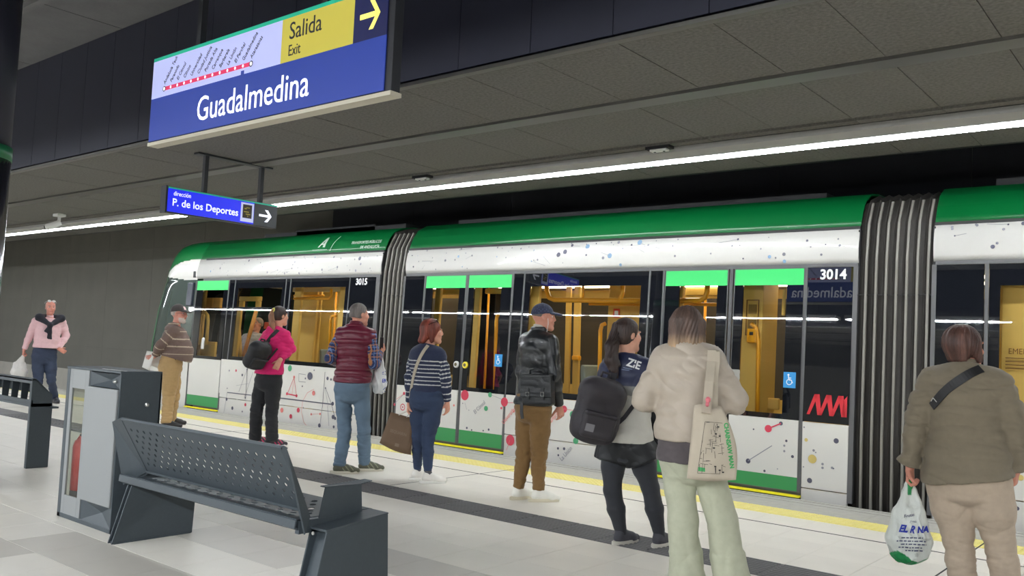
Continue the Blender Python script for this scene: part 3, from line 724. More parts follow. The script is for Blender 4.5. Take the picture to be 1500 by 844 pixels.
def livery(xa, xb, seed, density):
    # loose dots, rings and thin lines printed on the cant rail
    rnd = random.Random(seed); b = MB()
    def yz(z):
        for (p, q) in zip(CANT[:-1], CANT[1:]):
            if p[1] <= z <= q[1]:
                return p[0]+(q[0]-p[0])*(z-p[1])/(q[1]-p[1])-.006
        return YT-.01
    n = int((xb-xa)*density)
    for i in range(n):
        x = rnd.uniform(xa+.08, xb-.08); z = rnd.uniform(2.31, 2.60)
        r = rnd.choice([.005, .007, .009, .012, .018, .030 if rnd.random() < .4 else .008]); r = min(r, 2.61-z, z-2.29)
        if r < .003: continue
        m = rnd.choice([4, 1, 4, 4, 5, 4]); k = 12
        b.add([(x+r*math.cos(t), yz(z+r*math.sin(t)), z+r*math.sin(t)) for t in [2*math.pi*j/k for j in range(k)]], [tuple(range(k))], m)
        if rnd.random() < .16:
            x2, z2 = x+rnd.uniform(-.22, .22), min(2.6, max(2.3, z+rnd.uniform(-.1, .1))); kk = 6
            vs = []
            for j in range(kk+1):
                u = j/kk; zz = z+(z2-z)*u; xx = x+(x2-x)*u; vs += [(xx, yz(min(zz+.0018, 2.615)), zz+.0018), (xx, yz(zz-.0018), zz-.0018)]
            b.add(vs, [(2*j, 2*j+2, 2*j+3, 2*j+1) for j in range(kk)], 4)
    if b.v: T(b, 'cant_print', PR)
# ---- module shells: cab (3015), middle (3014), right
def module(xa, xb, seed, cab=False):
    if not cab:
        shell(xa, xb, ROOF, 'roof_cover', M_tgreen)
        shell(xa, xb, CANT, 'cant_rail', M_twhite)
    T(MB().box(xa+.02, xb, YT-.004, YT+.02, 2.243, 2.277), 'drip_rail', M_talu)
    T(MB().box(xa, xb, YT+.04, YC, 2.60, 2.64), 'roof_ceiling', M_tdark)
    T(MB().box(xa+.01, xb, YT+.03, YF-.03, .0, .05), 'interior_floor', M_tfloor)
    T(MB().box(xa+.01, xb, YT+.05, YF-.05, 2.22, 2.25), 'interior_ceiling', M_tcream)
    T(MB().box(xa+.4, xb-.4, YC-.5, YC-.38, 2.195, 2.219).box(xa+.4, xb-.4, YC+.38, YC+.5, 2.195, 2.219), 'interior_light', M_ilamp)
    for xe in (xa, xb):
        if xe > -14: T(MB().box(xe-.01, xe+.01, YT+.03, YT+.55, .0, 2.6).box(xe-.01, xe+.01, YF-.55, YF-.03, .0, 2.6).box(xe-.01, xe+.01, YT+.55, YF-.55, 2.2, 2.95), 'end_wall', M_tdark)
    livery(xa, xb, seed, 13)
module(-9.0, -2.76, 5); module(-2.09, 6.0, 9); module(-14.2, -9.52, 13, cab=True)
for xa, xb in ((-9.0, -2.76), (-2.09, 6.0), (-14.2, -9.52)):
    T(MB().box(xa, xb, YT+.04, YF-.04, -.5, -.33), 'underframe', M_tdark)
# far side walls with windows of the tram
for xa, xb, holes in ((-9.0, -2.76, ((-8.5, -7.1), (-6.7, -5.15), (-4.8, -3.3))), (-2.09, 6.0, ((-1.5, 0.2), (.8, 2.4), (3, 5))), (-14.2, -9.52, ((-13.0, -11.8), (-11.5, -10.2)))):
    x = xa
    wl = MB().box(xa, xb, YF-.03, YF, -.3, .78).box(xa, xb, YF-.05, YF, 2.1, 2.6)
    for h0, h1 in holes: wl.box(x, h0, YF-.03, YF, .78, 2.1); x = h1
    wl.box(x, xb, YF-.03, YF, .78, 2.1); w = T(wl, 'far_side_wall', M_tyel)
    for h0, h1 in holes:
        MB().box(h0, h1, YF-.02, YF-.01, .78, 2.1).build('far_pane', mat('far_pane_smoke', (70, 64, 54), .3), w)
# ---- windows and panels, middle module
T(MB().box(-9.02, -8.985, YT-.004, YT+.03, .0, 2.245), 'corner_post', M_talu)
T(MB().box(-2.80, -2.755, YT-.004, YT+.03, .0, 2.245), 'corner_post', M_talu)
windowunit(-8.985, -8.60, .72, 2.24, (0, 0, 0, 0), 'blind_panel'); low(-8.985, -8.60, .72, .24)
windowunit(-7.01, -6.85, .72, 2.24, (0, 0, 0, 0), 'blind_panel')
windowunit(-6.83, -5.05, .73, 2.24, (-6.74, -5.15, .80, 2.08)); post(-6.84)
windowunit(-5.03, -4.87, .73, 2.24, (0, 0, 0, 0), 'blind_panel'); post(-5.04)
low(-7.01, -4.87, .725, .235)
windowunit(-3.24, -2.80, .73, 2.24, (0, 0, 0, 0), 'blind_panel'); low(-3.24, -2.80, .725, .09)
for x in (-8.595, -7.02, -4.86, -3.255): T(MB().box(x-.012, x+.012, YT-.008, YT+.03, .03, 2.245), 'door_post', M_talu)
door(-8.58, -7.825, .72, .215, (-8.44, -7.94), 1); door(-7.785, -7.035, .72, .215, (-7.68, -7.21), -1)
door(-4.845, -4.09, .73, .175, (-4.66, -4.21), 1); door(-4.025, -3.27, .73, .175, (-3.92, -3.45), -1)
for x in (-7.805, -4.057): T(MB().box(x-.018, x+.018, YT-.004, YT+.03, .03, 2.245), 'door_seal', mat('door_seal', (84, 84, 86), .6))
wheelchair(-7.17, 1.14); wheelchair(-3.385, 1.12)
for xa, xb in ((-8.6, -7.02), (-4.86, -3.25)):
    T(MB().box(xa, xb, YT-.035, YT+.02, -.012, .006), 'door_sill', M_sill); T(MB().box(xa, xb, YT-.03, YT+.02, -.04, -.013), 'sill_edge', M_tdark)
# ---- cab module side
low(-13.36, -9.60, .88, .235)
post(-13.17, z0=.88); 
windowunit(-13.34, -13.18, .88, 2.24, (0, 0, 0, 0), 'blind_panel')
windowunit(-13.16, -11.75, .88, 2.24, (-13.07, -11.84, .94, 2.10), split=1.76); post(-11.74, .02, .88); post(-11.62, .02, .88)
windowunit(-11.73, -11.63, .88, 2.24, (0, 0, 0, 0), 'blind_panel')
windowunit(-11.61, -10.19, .88, 2.24, (-11.58, -10.27, .94, 2.10)); post(-10.18, .016, .88)
windowunit(-10.17, -9.60, .88, 2.24, (0, 0, 0, 0), 'blind_panel')
T(MB().box(-9.60, -9.52, YT-.004, YT+.03, .0, 2.245), 'corner_post', M_talu)
for x in (-14.385, -13.35): T(MB().box(x-.014, x+.014, YT-.008, YT+.03, .02, 2.245), 'door_post', M_talu)
door(-14.37, -13.365, .86, .215, (-14.16, -13.50), 0)
d = MB(); d.lathe([(.04, 0), (.04, -.014), (.03, -.02)], (-13.97, gy(1.15), 1.19), 16, axis='y'); d.box(-14.0, -13.94, gy(1.1)-.02, gy(1.1), 1.03, 1.17)
T(d, 'door_handle', M_white, bevel=.0)
T(MB().box(-14.38, -13.36, YT-.035, YT+.02, -.012, .006), 'door_sill', M_sill)
# ---- right module side
T(MB().box(-2.10, -2.06, YT-.004, YT+.03, .0, 2.245), 'corner_post', M_talu)
windowunit(-2.06, -1.67, .75, 2.24, (0, 0, 0, 0), 'blind_panel'); post(-1.65, .03, .1)
windowunit(-1.63, .6, .75, 2.24, (-1.545, .5, .82, 2.05)); post(.62)
windowunit(.64, 2.4, .75, 2.24, (.74, 2.3, .82, 2.05)); post(2.42); windowunit(2.44, 6.0, .75, 2.24, (2.6, 5.8, .82, 2.05))
low(-2.06, 6.0, .745, .23)
# ---- gangways
def gangway(xa, xb, n):
    prof = [(YT+.06, -.3), (YT+.05, .6), (YT+.045, 1.97), (YT+.045, 2.3), (YT+.10, 2.66), (YT+.22, 2.88), (YT+.5, 2.97), (YC, 2.98)]
    shell(xa-.02, xb+.02, prof, 'bellows_skin', M_rub)
    w = (xb-xa)/n
    for i in range(n):
        x = xa+w*(i+.5); off = .0
        p2 = [(y-.035, z+(.03 if z > 2.7 else 0)) for y, z in prof]
        # dark fold and pale rib
        b = MB(); k = len(prof)
        a, c = x-w*.30, x+w*.16
        vs = [(a, y, z) for y, z in prof]+[((a+c)/2, y, z) for y, z in p2]+[(c, y, z) for y, z in prof]
        b.add(vs, [(j, k+j, k+j+1, j+1) for j in range(k-1)]+[(k+j, 2*k+j, 2*k+j+1, k+j+1) for j in range(k-1)])
        T(b, 'bellows_fold', M_rub, smooth=False)
        b = MB(); p3 = [(y-.05, z) for y, z in prof[:-2]]; p4 = [(y-.02, z) for y, z in prof[:-2]]; k = len(p3); x0, x1 = x+w*.14, x+w*.37
        vs = [(x0, *q) for q in p4]+[(x0, *q) for q in p3]+[(x1, *q) for q in p3]+[(x1, *q) for q in p4]
        b.add(vs, [(r*k+j, r*k+j+1, (r+1)*k+j+1, (r+1)*k+j) for r in range(3) for j in range(k-1)])
        T(b, 'bellows_rib', M_rib, smooth=False)
    b = MB().box(xa-.05, xb+.05, YF-.12, YF-.08, -.3, 2.9).box(xa-.05, xb+.05, YT+.3, YF-.3, -.02, .05)
    T(b, 'bellows_inside', M_rub)
    T(MB().box(xa-.01, xb+.01, YT+.0, YT+.012, 1.965, 1.972), 'bellows_seam', M_tdark)
gangway(-2.75, -2.11, 7); gangway(-9.50, -9.04, 5)
# ---- nose of the cab: lofted skin, split into coloured regions
NL = [(-.33, 2.2), (0, 2.42), (1.1, 2.36), (1.7, 2.24), (2.1, 2.06), (2.4, 1.90), (2.6, 1.84), (2.75, 1.80), (2.9, 1.72), (3.0, 1.6), (3.06, 1.35)]
PSIDE = [(YT, -1), (YT, 2.2)]+CANT+ROOF
def interp(t, z):
    for p, q in zip(t[:-1], t[1:]):
        if p[0] <= z <= q[0]: return p[1]+(q[1]-p[1])*(z-p[0])/(q[0]-p[0])
    return t[-1][1]
def nose_pt(u, z):
    # u: 0 where the side ends, 1 at the middle of the front, 2 at the far side
    Ln = interp(NL, z); ysd = interp([(b, a) for a, b in PSIDE], z); hw = YC-ysd
    a = u*math.pi/2; c = math.cos(a); sgn = 1 if c >= 0 else -1
    return (-14.40-Ln*(abs(math.sin(a))**.7), YC-hw*sgn*(abs(c)**.7), z)
US = [0, .008, .02]+[.04+.0216*i for i in range(23)]+[.56, .62, .72, .86, 1.0]; US = US+[2-u for u in US[::-1][1:]]
ZSN = [-.32, -.15, 0, .2, .5, .8, .86, .92, 1.1, 1.3, 1.5, 1.7, 1.9, 2.08, 2.18]+[2.22+.02*i for i in range(23)]+[2.70, 2.76, 2.84, 2.91, 2.96, 3.0, 3.03, 3.055]
regions = {'nose_green': (MB(), M_tgreen), 'nose_white': (MB(), M_twhite), 'windscreen': (MB(), M_tblack), 'nose_side_glass': (MB(), mat('cab_side_glass', (70, 80, 76), .04, spec=.8))}
for k in list(regions): regions[k+'_far'] = (MB(), regions[k][1])
for i in range(len(US)-1):
    for j in range(len(ZSN)-1):
        um = (US[i]+US[i+1])/2; um = um if um <= 1 else 2-um; zm = (ZSN[j]+ZSN[j+1])/2
        zc = 2.63-.24*(max(0, um-.06)/.33)**1.6 if um < .39 else 2.38     # the green roof sweeps down towards the front
        if zm > zc or .39 < um < .51: r = 'nose_green'
        elif um < .39: r = 'nose_white' if (zm > 2.25+.10*(um/.39) or zm < .86) else 'nose_side_glass'
        else: r = 'windscreen' if .85 < zm < 2.4 else ('nose_white' if zm < .85 else 'nose_green')
        q = [nose_pt(US[i], ZSN[j]), nose_pt(US[i+1], ZSN[j]), nose_pt(US[i+1], ZSN[j+1]), nose_pt(US[i], ZSN[j+1])]
        if US[i] >= 1: r += '_far'
        regions[r][0].add(q, [(0, 3, 2, 1)])
for k, (mb, m) in regions.items():
    if not mb.v: continue
    o = T(mb, k.replace('_far', ''), m, smooth=True)
    bmm = bmesh.new(); bmm.from_mesh(o.data); bmesh.ops.remove_doubles(bmm, verts=bmm.verts, dist=.0005); bmesh.ops.recalc_face_normals(bmm, faces=bmm.faces); bmm.to_mesh(o.data); bmm.free()
    for p in o.data.polygons: p.use_smooth = True
# cylinder part of the cab module's roof and cant rail
shell(-14.40, -9.52, ROOF, 'roof_cover', M_tgreen); shell(-14.40, -9.52, CANT, 'cant_rail', M_twhite)
cap = MB(); tops = [nose_pt(u, 3.055) for u in US]; cap.add(tops, [tuple(range(len(tops)))]); T(cap, 'nose_top', M_tgreen)
T(MB().box(-14.40, -14.3, YT+.03, YF-.03, -.3, 0.02), 'nose_floor', M_tdark)
# door mirror / camera housing, lamp recess, roof equipment
T(MB().box(-14.62, -14.44, YT-.05, YT+.02, 1.78, 2.21), 'mirror_housing', mat('mirror_black', (44, 50, 62), .25), bevel=.02)
T(MB().box(-14.53, -14.44, YT-.008, YT+.02, 2.30, 2.42), 'side_camera', M_tdark, bevel=.01)
for x0, x1, h in ((-13.3, -9.7, .06), (-12.4, -10.4, .09), (-8.6, -3.3, .05), (-1.7, 4, .06)): T(MB().box(x0, x1, YT+.62, YF-.62, 3.03, 3.05+h), 'roof_equipment', M_tdark)
T(MB().prism([(-14.45, 3.0), (-14.25, 3.0), (-14.3, 3.09), (-14.37, 3.11)], 'y', YC-.1, YC+.1), 'aerial', M_tdark)
# ---- writing on the tram
M_num = mat('number_white', (225, 225, 225), .45)
text('number', '3015', .135, (-10.04, gy(2.13)-.010, 2.13), (1, 0, 0), (0, 0, 1), M_num, tr, .96, .004)
text('number', '3014', .135, (-3.12, gy(2.125)-.010, 2.125), (1, 0, 0), (0, 0, 1), M_num, tr, .96, .004)
def roofy(z):
    for p, q in zip(ROOF[:-1], ROOF[1:]):
        if p[1] <= z <= q[1]: return p[0]+(q[0]-p[0])*(z-p[1])/(q[1]-p[1])
    return YT
ru = (0, .1, .2)
M_lgt = mat('roof_lettering', (196, 214, 200), .5)
def RT(nm, body, size, x, z, sx, al='LEFT', bold=0): text(nm, body, size, (x, roofy(z)-.006, z), (1, 0, 0), (0, roofy(z+.06)-roofy(z), .06), M_lgt, tr, sx, bold, .0006, al)
RT('roof_text', 'TRANSPORTES PÚBLICOS', .070, -9.66, 2.76, .84, 'RIGHT', .001); RT('roof_text', 'DE ANDALUCÍA', .070, -9.66, 2.68, .84, 'RIGHT', .001)
b = MB()
def rp(x, z): return (x, roofy(z)-.008, z)
def ruled(l0, l1, r0, r1, n=6):
    # slice between a left edge l0-l1 and a right edge r0-r1, following the roof's curve
    vs = []
    for i in range(n+1):
        t = i/n; vs += [rp(l0[0]+(l1[0]-l0[0])*t, l0[1]+(l1[1]-l0[1])*t), rp(r0[0]+(r1[0]-r0[0])*t, r0[1]+(r1[1]-r0[1])*t)]
    b.add(vs, [(2*i, 2*i+1, 2*i+3, 2*i+2) for i in range(n)])
ruled((-11.11, 2.735), (-10.99, 2.90), (-11.075, 2.735), (-10.955, 2.90)); ruled((-10.99, 2.735), (-10.99, 2.90), (-10.935, 2.735), (-10.955, 2.90)); ruled((-11.045, 2.775), (-11.03, 2.80), (-10.98, 2.775), (-10.98, 2.80), 2); ruled((-11.22, 2.694), (-11.22, 2.70), (-10.86, 2.694), (-10.86, 2.70), 1)
T(b, 'regional_emblem', M_lgt)
b = MB()
for k in range(6):
    z0, z1 = 2.67+.04*k, 2.71+.04*k; x0, x1 = -10.78+.08*(k/6)**2, -10.78+.08*((k+1)/6)**2; b.add([rp(x0, z0), rp(x0+.012, z0), rp(x1+.012, z1), rp(x1, z1)], [(0, 1, 2, 3)])
T(b, 'emblem_rule', M_lgt)
# red zig-zag operator emblem
b = MB(); zz0, zz1 = .80, 1.0; y = gy(.9)-.006
xz = -3.20
for k in range(3):
    x0 = xz+k*.115; w = .055
    b.add([(x0, y, zz0), (x0+.03, y, zz0), (x0+.11, y, zz1), (x0+.07, y, zz1)], [(0, 1, 2, 3)])
    b.add([(x0+.07, y, zz1), (x0+.12, y, zz1), (x0+.145, y, zz0), (x0+.105, y, zz0)], [(0, 1, 2, 3)])
b.add([(xz+.345, y, zz0), (xz+.385, y, zz0), (xz+.385, y, zz1), (xz+.345, y, zz1-.05)], [(0, 1, 2, 3)])
T(b, 'operator_emblem', mat('emblem_red', (204, 30, 44), .4))
# ---- printed graphics on the low side: (x, z, r, material)
yl = YT-.0025
b = MB()
def dots(lst):
    for px, pz, r, m in lst: disc(b, px, pz, r, m, yl)
def px(u, v): p = on_y(u, v, YT); return (float(p[0]), float(p[2]))
def D2(u, v, r, m): x, z = px(u, v); disc(b, x, z, r*1.25, m, yl)
def L2(u0, v0, u1, v1, m, w=.006): line(b, *px(u0, v0), *px(u1, v1), w*1.5, m, yl-.0005)
# cab module
for u, v, r, m in ((424.5, 539.5, .040, 2), (454, 551, .048, 1), (431, 552.5, .018, 6), (420.5, 577, .02, 0), (434.5, 580, .02, 0), (459.5, 576, .030, 6), (460, 542.5, .01, 1), (480, 554.5, .022, 1), (485, 556, .015, 1),
                   (443, 566, .011, 1), (413, 601, .032, 6), (437, 601, .030, 0), (426, 610, .028, 0), (456, 607, .014, 6), (469, 606.5, .014, 6), (477, 568.5, .01, 1), (487.5, 591.5, .024, 1), (488, 611, .026, 1), (491, 613, .02, 1),
                   (468, 623.5, .026, 1), (489, 625.5, .018, 1), (444.5, 597.5, .010, 4), (491.5, 578.5, .012, 1), (447.5, 554.5, .012, 1), (346, 543, .018, 0), (336, 543, .014, 4), (355, 549.5, .018, 1), (362, 541.5, .014, 1),
                   (359.5, 583, .012, 1), (332, 585, .022, 1), (340.5, 598, .024, 1), (359.5, 593, .022, 0), (333, 569, .009, 1), (355, 603, .012, 1), (401.5, 615, .02, 1), (404, 608, .012, 6), (541, 560, .01, 1), (520, 585, .02, 0)): D2(u, v, r, m)
for l in ((431, 553, 421, 577, 0, .006), (431, 553, 434.5, 580, 0, .006), (431, 553, 428, 578, 6, .004), (421, 577, 434.5, 580, 0, .012), (408, 583, 487, 592.5, 1, .012), (333, 575, 368, 579, 1, .010),
          (438, 547.5, 448, 549, 1, .004), (438, 547.5, 438, 559, 1, .004), (438, 559, 448, 560, 1, .004), (476, 545, 472.5, 597, 1, .006), (477, 568, 486, 593, 1, .005), (476, 568, 481, 595, 4, .004), (472, 597, 469, 622, 4, .006), (486, 593, 491, 613, 1, .006),
          (480, 595, 482, 624, 4, .005), (475, 602, 486, 603, 4, .004), (362, 541.5, 350, 574, 4, .006), (362, 541.5, 360, 583, 1, .006), (371, 545, 358, 583, 4, .006), (333, 575, 328, 605, 4, .005), (346, 565, 364, 562, 4, .003), (456, 607, 469, 606.5, 6, .003),
          (518, 556, 514, 598, 4, .005), (520, 560, 528, 600, 4, .005)): L2(*l)
# curve
for a0, a1 in ((100, 130), (130, 160), (160, 190), (190, 220), (220, 250)):
    x0, z0 = px(462, 601); f_ = lambda a: (x0+.34*math.cos(math.radians(a)), z0+.32*math.sin(math.radians(a))); p, q = f_(a0), f_(a1); line(b, *p, *q, .006, 6, yl)
x, z = px(590, 596.5); ring(b, x, z, .048, .012, 0, yl); disc(b, x, z, .012, 0, yl)
# doors and middle module
for u, v, r, m in ((592, 576.5, .018, 0), (578, 592.5, .016, 0), (581, 566, .006, 1), (599, 599, .01, 0), (625, 585, .01, 0), (655, 600, .012, 4), (665, 594, .012, 6), (681, 579, .054, 0), (718, 578.5, .026, 2), (712, 598.5, .026, 2), (684, 627, .012, 1), (691, 630, .009, 1), (708, 631, .009, 1), (716, 629.5, .012, 1),
                   (687, 601, .006, 4), (678, 591, .006, 1), (739, 589, .046, 0), (747.5, 645, .054, 0), (734.5, 598, .012, 0), (753, 603, .01, 6), (826.5, 599.5, .034, 0), (839, 607.5, .034, 2), (843.5, 646, .030, 2), (817.5, 657, .012, 1), (826.5, 657.5, .014, 1), (818, 667, .010, 1),
                   (860, 622, .02, 6), (870, 640, .012, 4), (895, 630, .03, 0), (1125.5, 628, .030, 0), (1144, 620.5, .016, 1), (1096, 675.5, .020, 1), (1104, 629, .007, 1), (1149, 653, .009, 4), (1152, 646, .010, 1), (1149, 661, .009, 4), (1161, 669, .012, 1), (1120, 690, .010, 1), (1139, 687, .005, 4),
                   (1181, 644.5, .014, 3), (1190, 672.5, .034, 3), (1178, 626, .007, 4), (1225, 646, .020, 1), (1186, 704, .020, 1), (1192, 660, .010, 4), (1195, 663, .006, 4), (1205, 680, .010, 4), (1205, 685.5, .010, 4), (1219, 685.5, .010, 4), (1221, 686.5, .006, 1), (1177, 684, .006, 4)): D2(u, v, r, m)
for l in ((578, 592, 592, 577, 4, .004), (581, 585, 592, 577, 0, .003), (718, 578, 735, 585, 4, .003), (739, 590, 752, 590, 0, .004), (826, 599, 843, 602, 6, .004), (839, 607, 845, 645, 4, .003), (1096, 675, 1131, 653, 4, .006), (1125, 628, 1144, 620.5, 0, .009), (681, 590, 684, 600, 4, .003), (747, 645, 742, 660, 6, .004), (870, 600, 892, 628, 4, .004)): L2(*l)
# right module
for u, v, r, m in ((1462, 772, .03, 0), (1478, 731, .012, 4), (1490, 745, .014, 1), (1375, 690, .02, 2), (1388, 745, .016, 1), (1495, 700, .02, 3)): D2(u, v, r, m)
T(b, 'side_print', PR)
def PT(body, u, v, size, ang, m):
    x, z = px(u, v); c, s = math.cos(math.radians(ang)), math.sin(math.radians(ang)); text('printed_stop_name', body, size, (x, yl-.001, z), (c, 0, s), (-s, 0, c), m, tr, .8)
PT('El Cónsul', 696, 607, .075, 42, M_ppale); PT('Universidad', 738, 622, .075, 48, M_pcoral); PT('Barbarela', 806, 622, .07, 48, M_pcoral); PT('La Unión', 823, 676, .075, 48, M_ppale)
# ---- interior: rails, posts, panels, seats
def rail(pts, r=.02, m=M_tora, n='handrail'): T(MB().tube(pts, r, 8), n, m, smooth=True)
def box_i(x0, x1, y0, y1, z0, z1, m=M_tyel, n='partition', bev=.012): return T(MB().box(x0, x1, y0, y1, z0, z1), n, m, bevel=bev)
def at(u, v, d): p = on_y(u, v, YT+d); return (float(p[0]), float(p[1]), float(p[2]))
def pan(u0, u1, v0, v1, d, m=M_tyel, n='partition', t=.05, bev=.012, zt=None, zb=None):
    v = (v0+v1)/2; a, c = at(u0, v, d), at(u1, v, d); z1, z0 = at((u0+u1)/2, v0, d)[2], at((u0+u1)/2, v1, d)[2]
    return box_i(a[0], c[0], YT+d, YT+d+t, zb if zb is not None else max(z0, .06), zt if zt is not None else min(z1, 2.2), m, n, bev)
def rl(pts, d, r=.02, m=M_tora): rail([at(u, v, d) for u, v in pts], r, m)
M_obox = mat('box_orange', (226, 172, 84), .5)
# behind the driver's door
pan(283, 292, 425, 560, .35, zt=2.2, zb=.06); pan(297, 307, 436, 451, .40, M_obox, 'driver_box'); pan(308.5, 319, 436, 451, .40, M_obox, 'driver_box')
pan(283, 312, 500, 560, .38, zb=.06); rl([(289, 505), (290, 465), (292, 459), (297, 457), (301, 462), (302, 470), (301, 505)], .28, .032, M_tyel)
# first window
pan(346, 377, 434, 441, .30); pan(346, 352, 441, 452, .30); pan(370, 376, 441, 452, .30); pan(341, 347, 453, 522, .22, zb=.7)
rl([(345, 455), (352, 522)], .30, .032, M_tyel); rl([(372, 455), (356, 522)], .30, .034, mat('post_tan', (204, 140, 60), .5)); pan(384, 396, 472, 482, .6, mat('notice_red', (200, 80, 50), .5), 'safety_sign')
# second window
pan(424, 434, 421, 540, .35, zt=2.2, zb=.06); pan(434, 458, 421, 540, .70, zt=2.2, zb=.06); pan(460, 464, 430, 540, .75, zt=2.2, zb=.06, t=.03); rl([(427, 437), (478, 437), (481, 434), (481, 423)], .25, .024); rl([(427, 433), (470, 433)], .7, .02)
pan(490, 503, 421, 540, .30, zt=2.2, zb=.06); rl([(481, 518), (481, 468), (483, 463), (489, 462)], .35, .022); pan(424, 503, 421, 427, .5, M_tcream, 'valance')
# first doors
pan(629, 637, 424, 600, .40, zt=2.2, zb=.06); pan(640, 668, 424, 431, .5); pan(687, 695, 424, 600, .30, zt=2.2, zb=.06); rl([(724, 600), (724, 470), (725, 463), (729, 461)], .35, .024); pan(706, 731, 422, 430, .45)
# big window
pan(770, 783, 421, 590, .12, zt=2.2, zb=.74); pan(829, 836, 425, 600, 1.6, zt=2.2, zb=.06); pan(841, 850, 425, 600, 1.6, zt=2.2, zb=.06); pan(884, 937, 447, 620, .80, zt=2.2, zb=.06)
rl([(796, 414), (797, 427), (801, 436), (808, 439), (940, 441)], .22, .030); rl([(860, 445), (940, 446)], .45, .02); rl([(908, 415), (908, 430), (905, 438), (900, 441)], .22, .028); rl([(850, 438), (850, 415)], .22, .016)
rl([(877, 600), (877, 484), (879, 476), (884, 474)], .55, .026); pan(895, 904, 452, 465, .78, mat('safety_red', (214, 70, 40), .5), 'safety_sign', t=.01, bev=0); pan(897, 902, 455, 462, .765, M_num, 'safety_symbol', t=.01, bev=0)
pan(896, 904, 477, 488, .78, M_tora, 'safety_sign', t=.01, bev=0); pan(838, 848, 521, 528, 1.5, M_tora, 'validator', t=.08)
# second doors
pan(988, 994, 420, 600, .30, zt=2.2, zb=.06); rl([(1033, 416), (1032, 428), (1029, 436), (1022, 440), (985, 440)], .25, .030); rl([(985, 445), (1052, 446)], .5, .02); pan(1000, 1050, 421, 433, .9, M_tyel)
pan(1079, 1112, 419, 660, .26, zt=2.2, zb=.06, t=.4); pan(1119, 1124, 419, 640, .9, zt=2.2, zb=.06); pan(1142, 1147, 419, 462, .20, t=.03); rl([(1109, 640), (1109, 500), (1105, 480), (1098, 474)], .24, .024)
pan(1112, 1140, 583, 600, .5, M_tyel, 'ledge'); box_i(-1.56, .4, YT+.14, YT+.2, .1, 2.2, M_tyel, 'equipment_cabinet', .01)
for x, y in ((-8.5, YT+1.3), (-3.2, YT+1.3), (-5.0, YT+1.35), (-12.0, YT+1.3)): rail([(x, y, .05), (x, y, 2.2)], .019)
M_pan = mat('notice_brown', (120, 78, 20), .5)
b = MB()
for z in (1.42, 1.39, 1.36, 1.33): b.box(-1.52, -.7, YT+.136, YT+.1405, z, z+.008)
T(b, 'notice_rules', M_pan); text('notice_text', 'EMERGENCIA', .07, (-1.50, YT+.135, 1.46), (1, 0, 0), (0, 0, 1), M_pan, tr, .9, 0)
x, y, z = at(1099, 465, .255)
T(MB().frame(x-.07, x+.07, z-.19, z+.19, (.008,)*4, y, y+.008), 'notice_frame', M_pan); T(MB().box(x-.045, x+.045, y, y+.006, z-.14, z-.02).box(x-.045, x+.045, y, y+.006, z+.04, z+.14), 'notice_marks', mat('notice_olive', (150, 120, 60), .5))
x, y, z = at(1100, 491, .24); T(MB().box(x-.055, x+.055, y-.03, y+.03, z-.08, z+.07), 'validator', M_tora, bevel=.012); T(MB().box(x-.02, x+.02, y-.034, y-.029, z, z+.035), 'validator_screen', M_tdark)
def seat(x, y, f):
    b = MB()
    b.prism([(0, .46), (.42*f, .46), (.44*f, .49), (.42*f, .52), (.05*f, .51), (-.04*f, 1.12), (-.09*f, 1.13), (-.10*f, 1.09), (-.04*f, .47)][::1 if f > 0 else -1], 'y', y-.21, y+.21)
    o = b.build('seat', M_seat, tr, bevel=.02, loc=None); o.matrix_parent_inverse = Matrix.Translation(-tr.location); o.location = (x, 0, 0)
    T(MB().box(x+(.05 if f > 0 else -.2), x+(.2 if f > 0 else -.05), y-.1, y+.1, .05, .46), 'seat_pedestal', M_tfloor)
for u, d, f in ((858, .9, 1), (905, .55, 1), (930, 1.3, 1), (470, .9, 1), (350, 1.2, 1), (378, .75, 1)):
    x = at(u, 560, d)[0]; seat(x, YT+d+.2, f)
for x in (1.2, 2.2): seat(x, YT+.5, 1)

# upper body leans in towards the roof on both sides
LEAN = .045
seen = set()
def lean(o):
    for c in o.children:
        lean(c)
        if c.type != 'MESH' or c.data.name in seen: continue
        seen.add(c.data.name); n = len(c.data.vertices); a = np.empty(n*3, np.float32); c.data.vertices.foreach_get('co', a); a = a.reshape(-1, 3)
        d = LEAN*np.clip(a[:, 2]-.73, 0, 2.3-.73); side = np.clip((YC-a[:, 1])/.3, -1, 1)
        a[:, 1] += d*side; c.data.vertices.foreach_set('co', a.ravel()); c.data.update()
lean(tr)
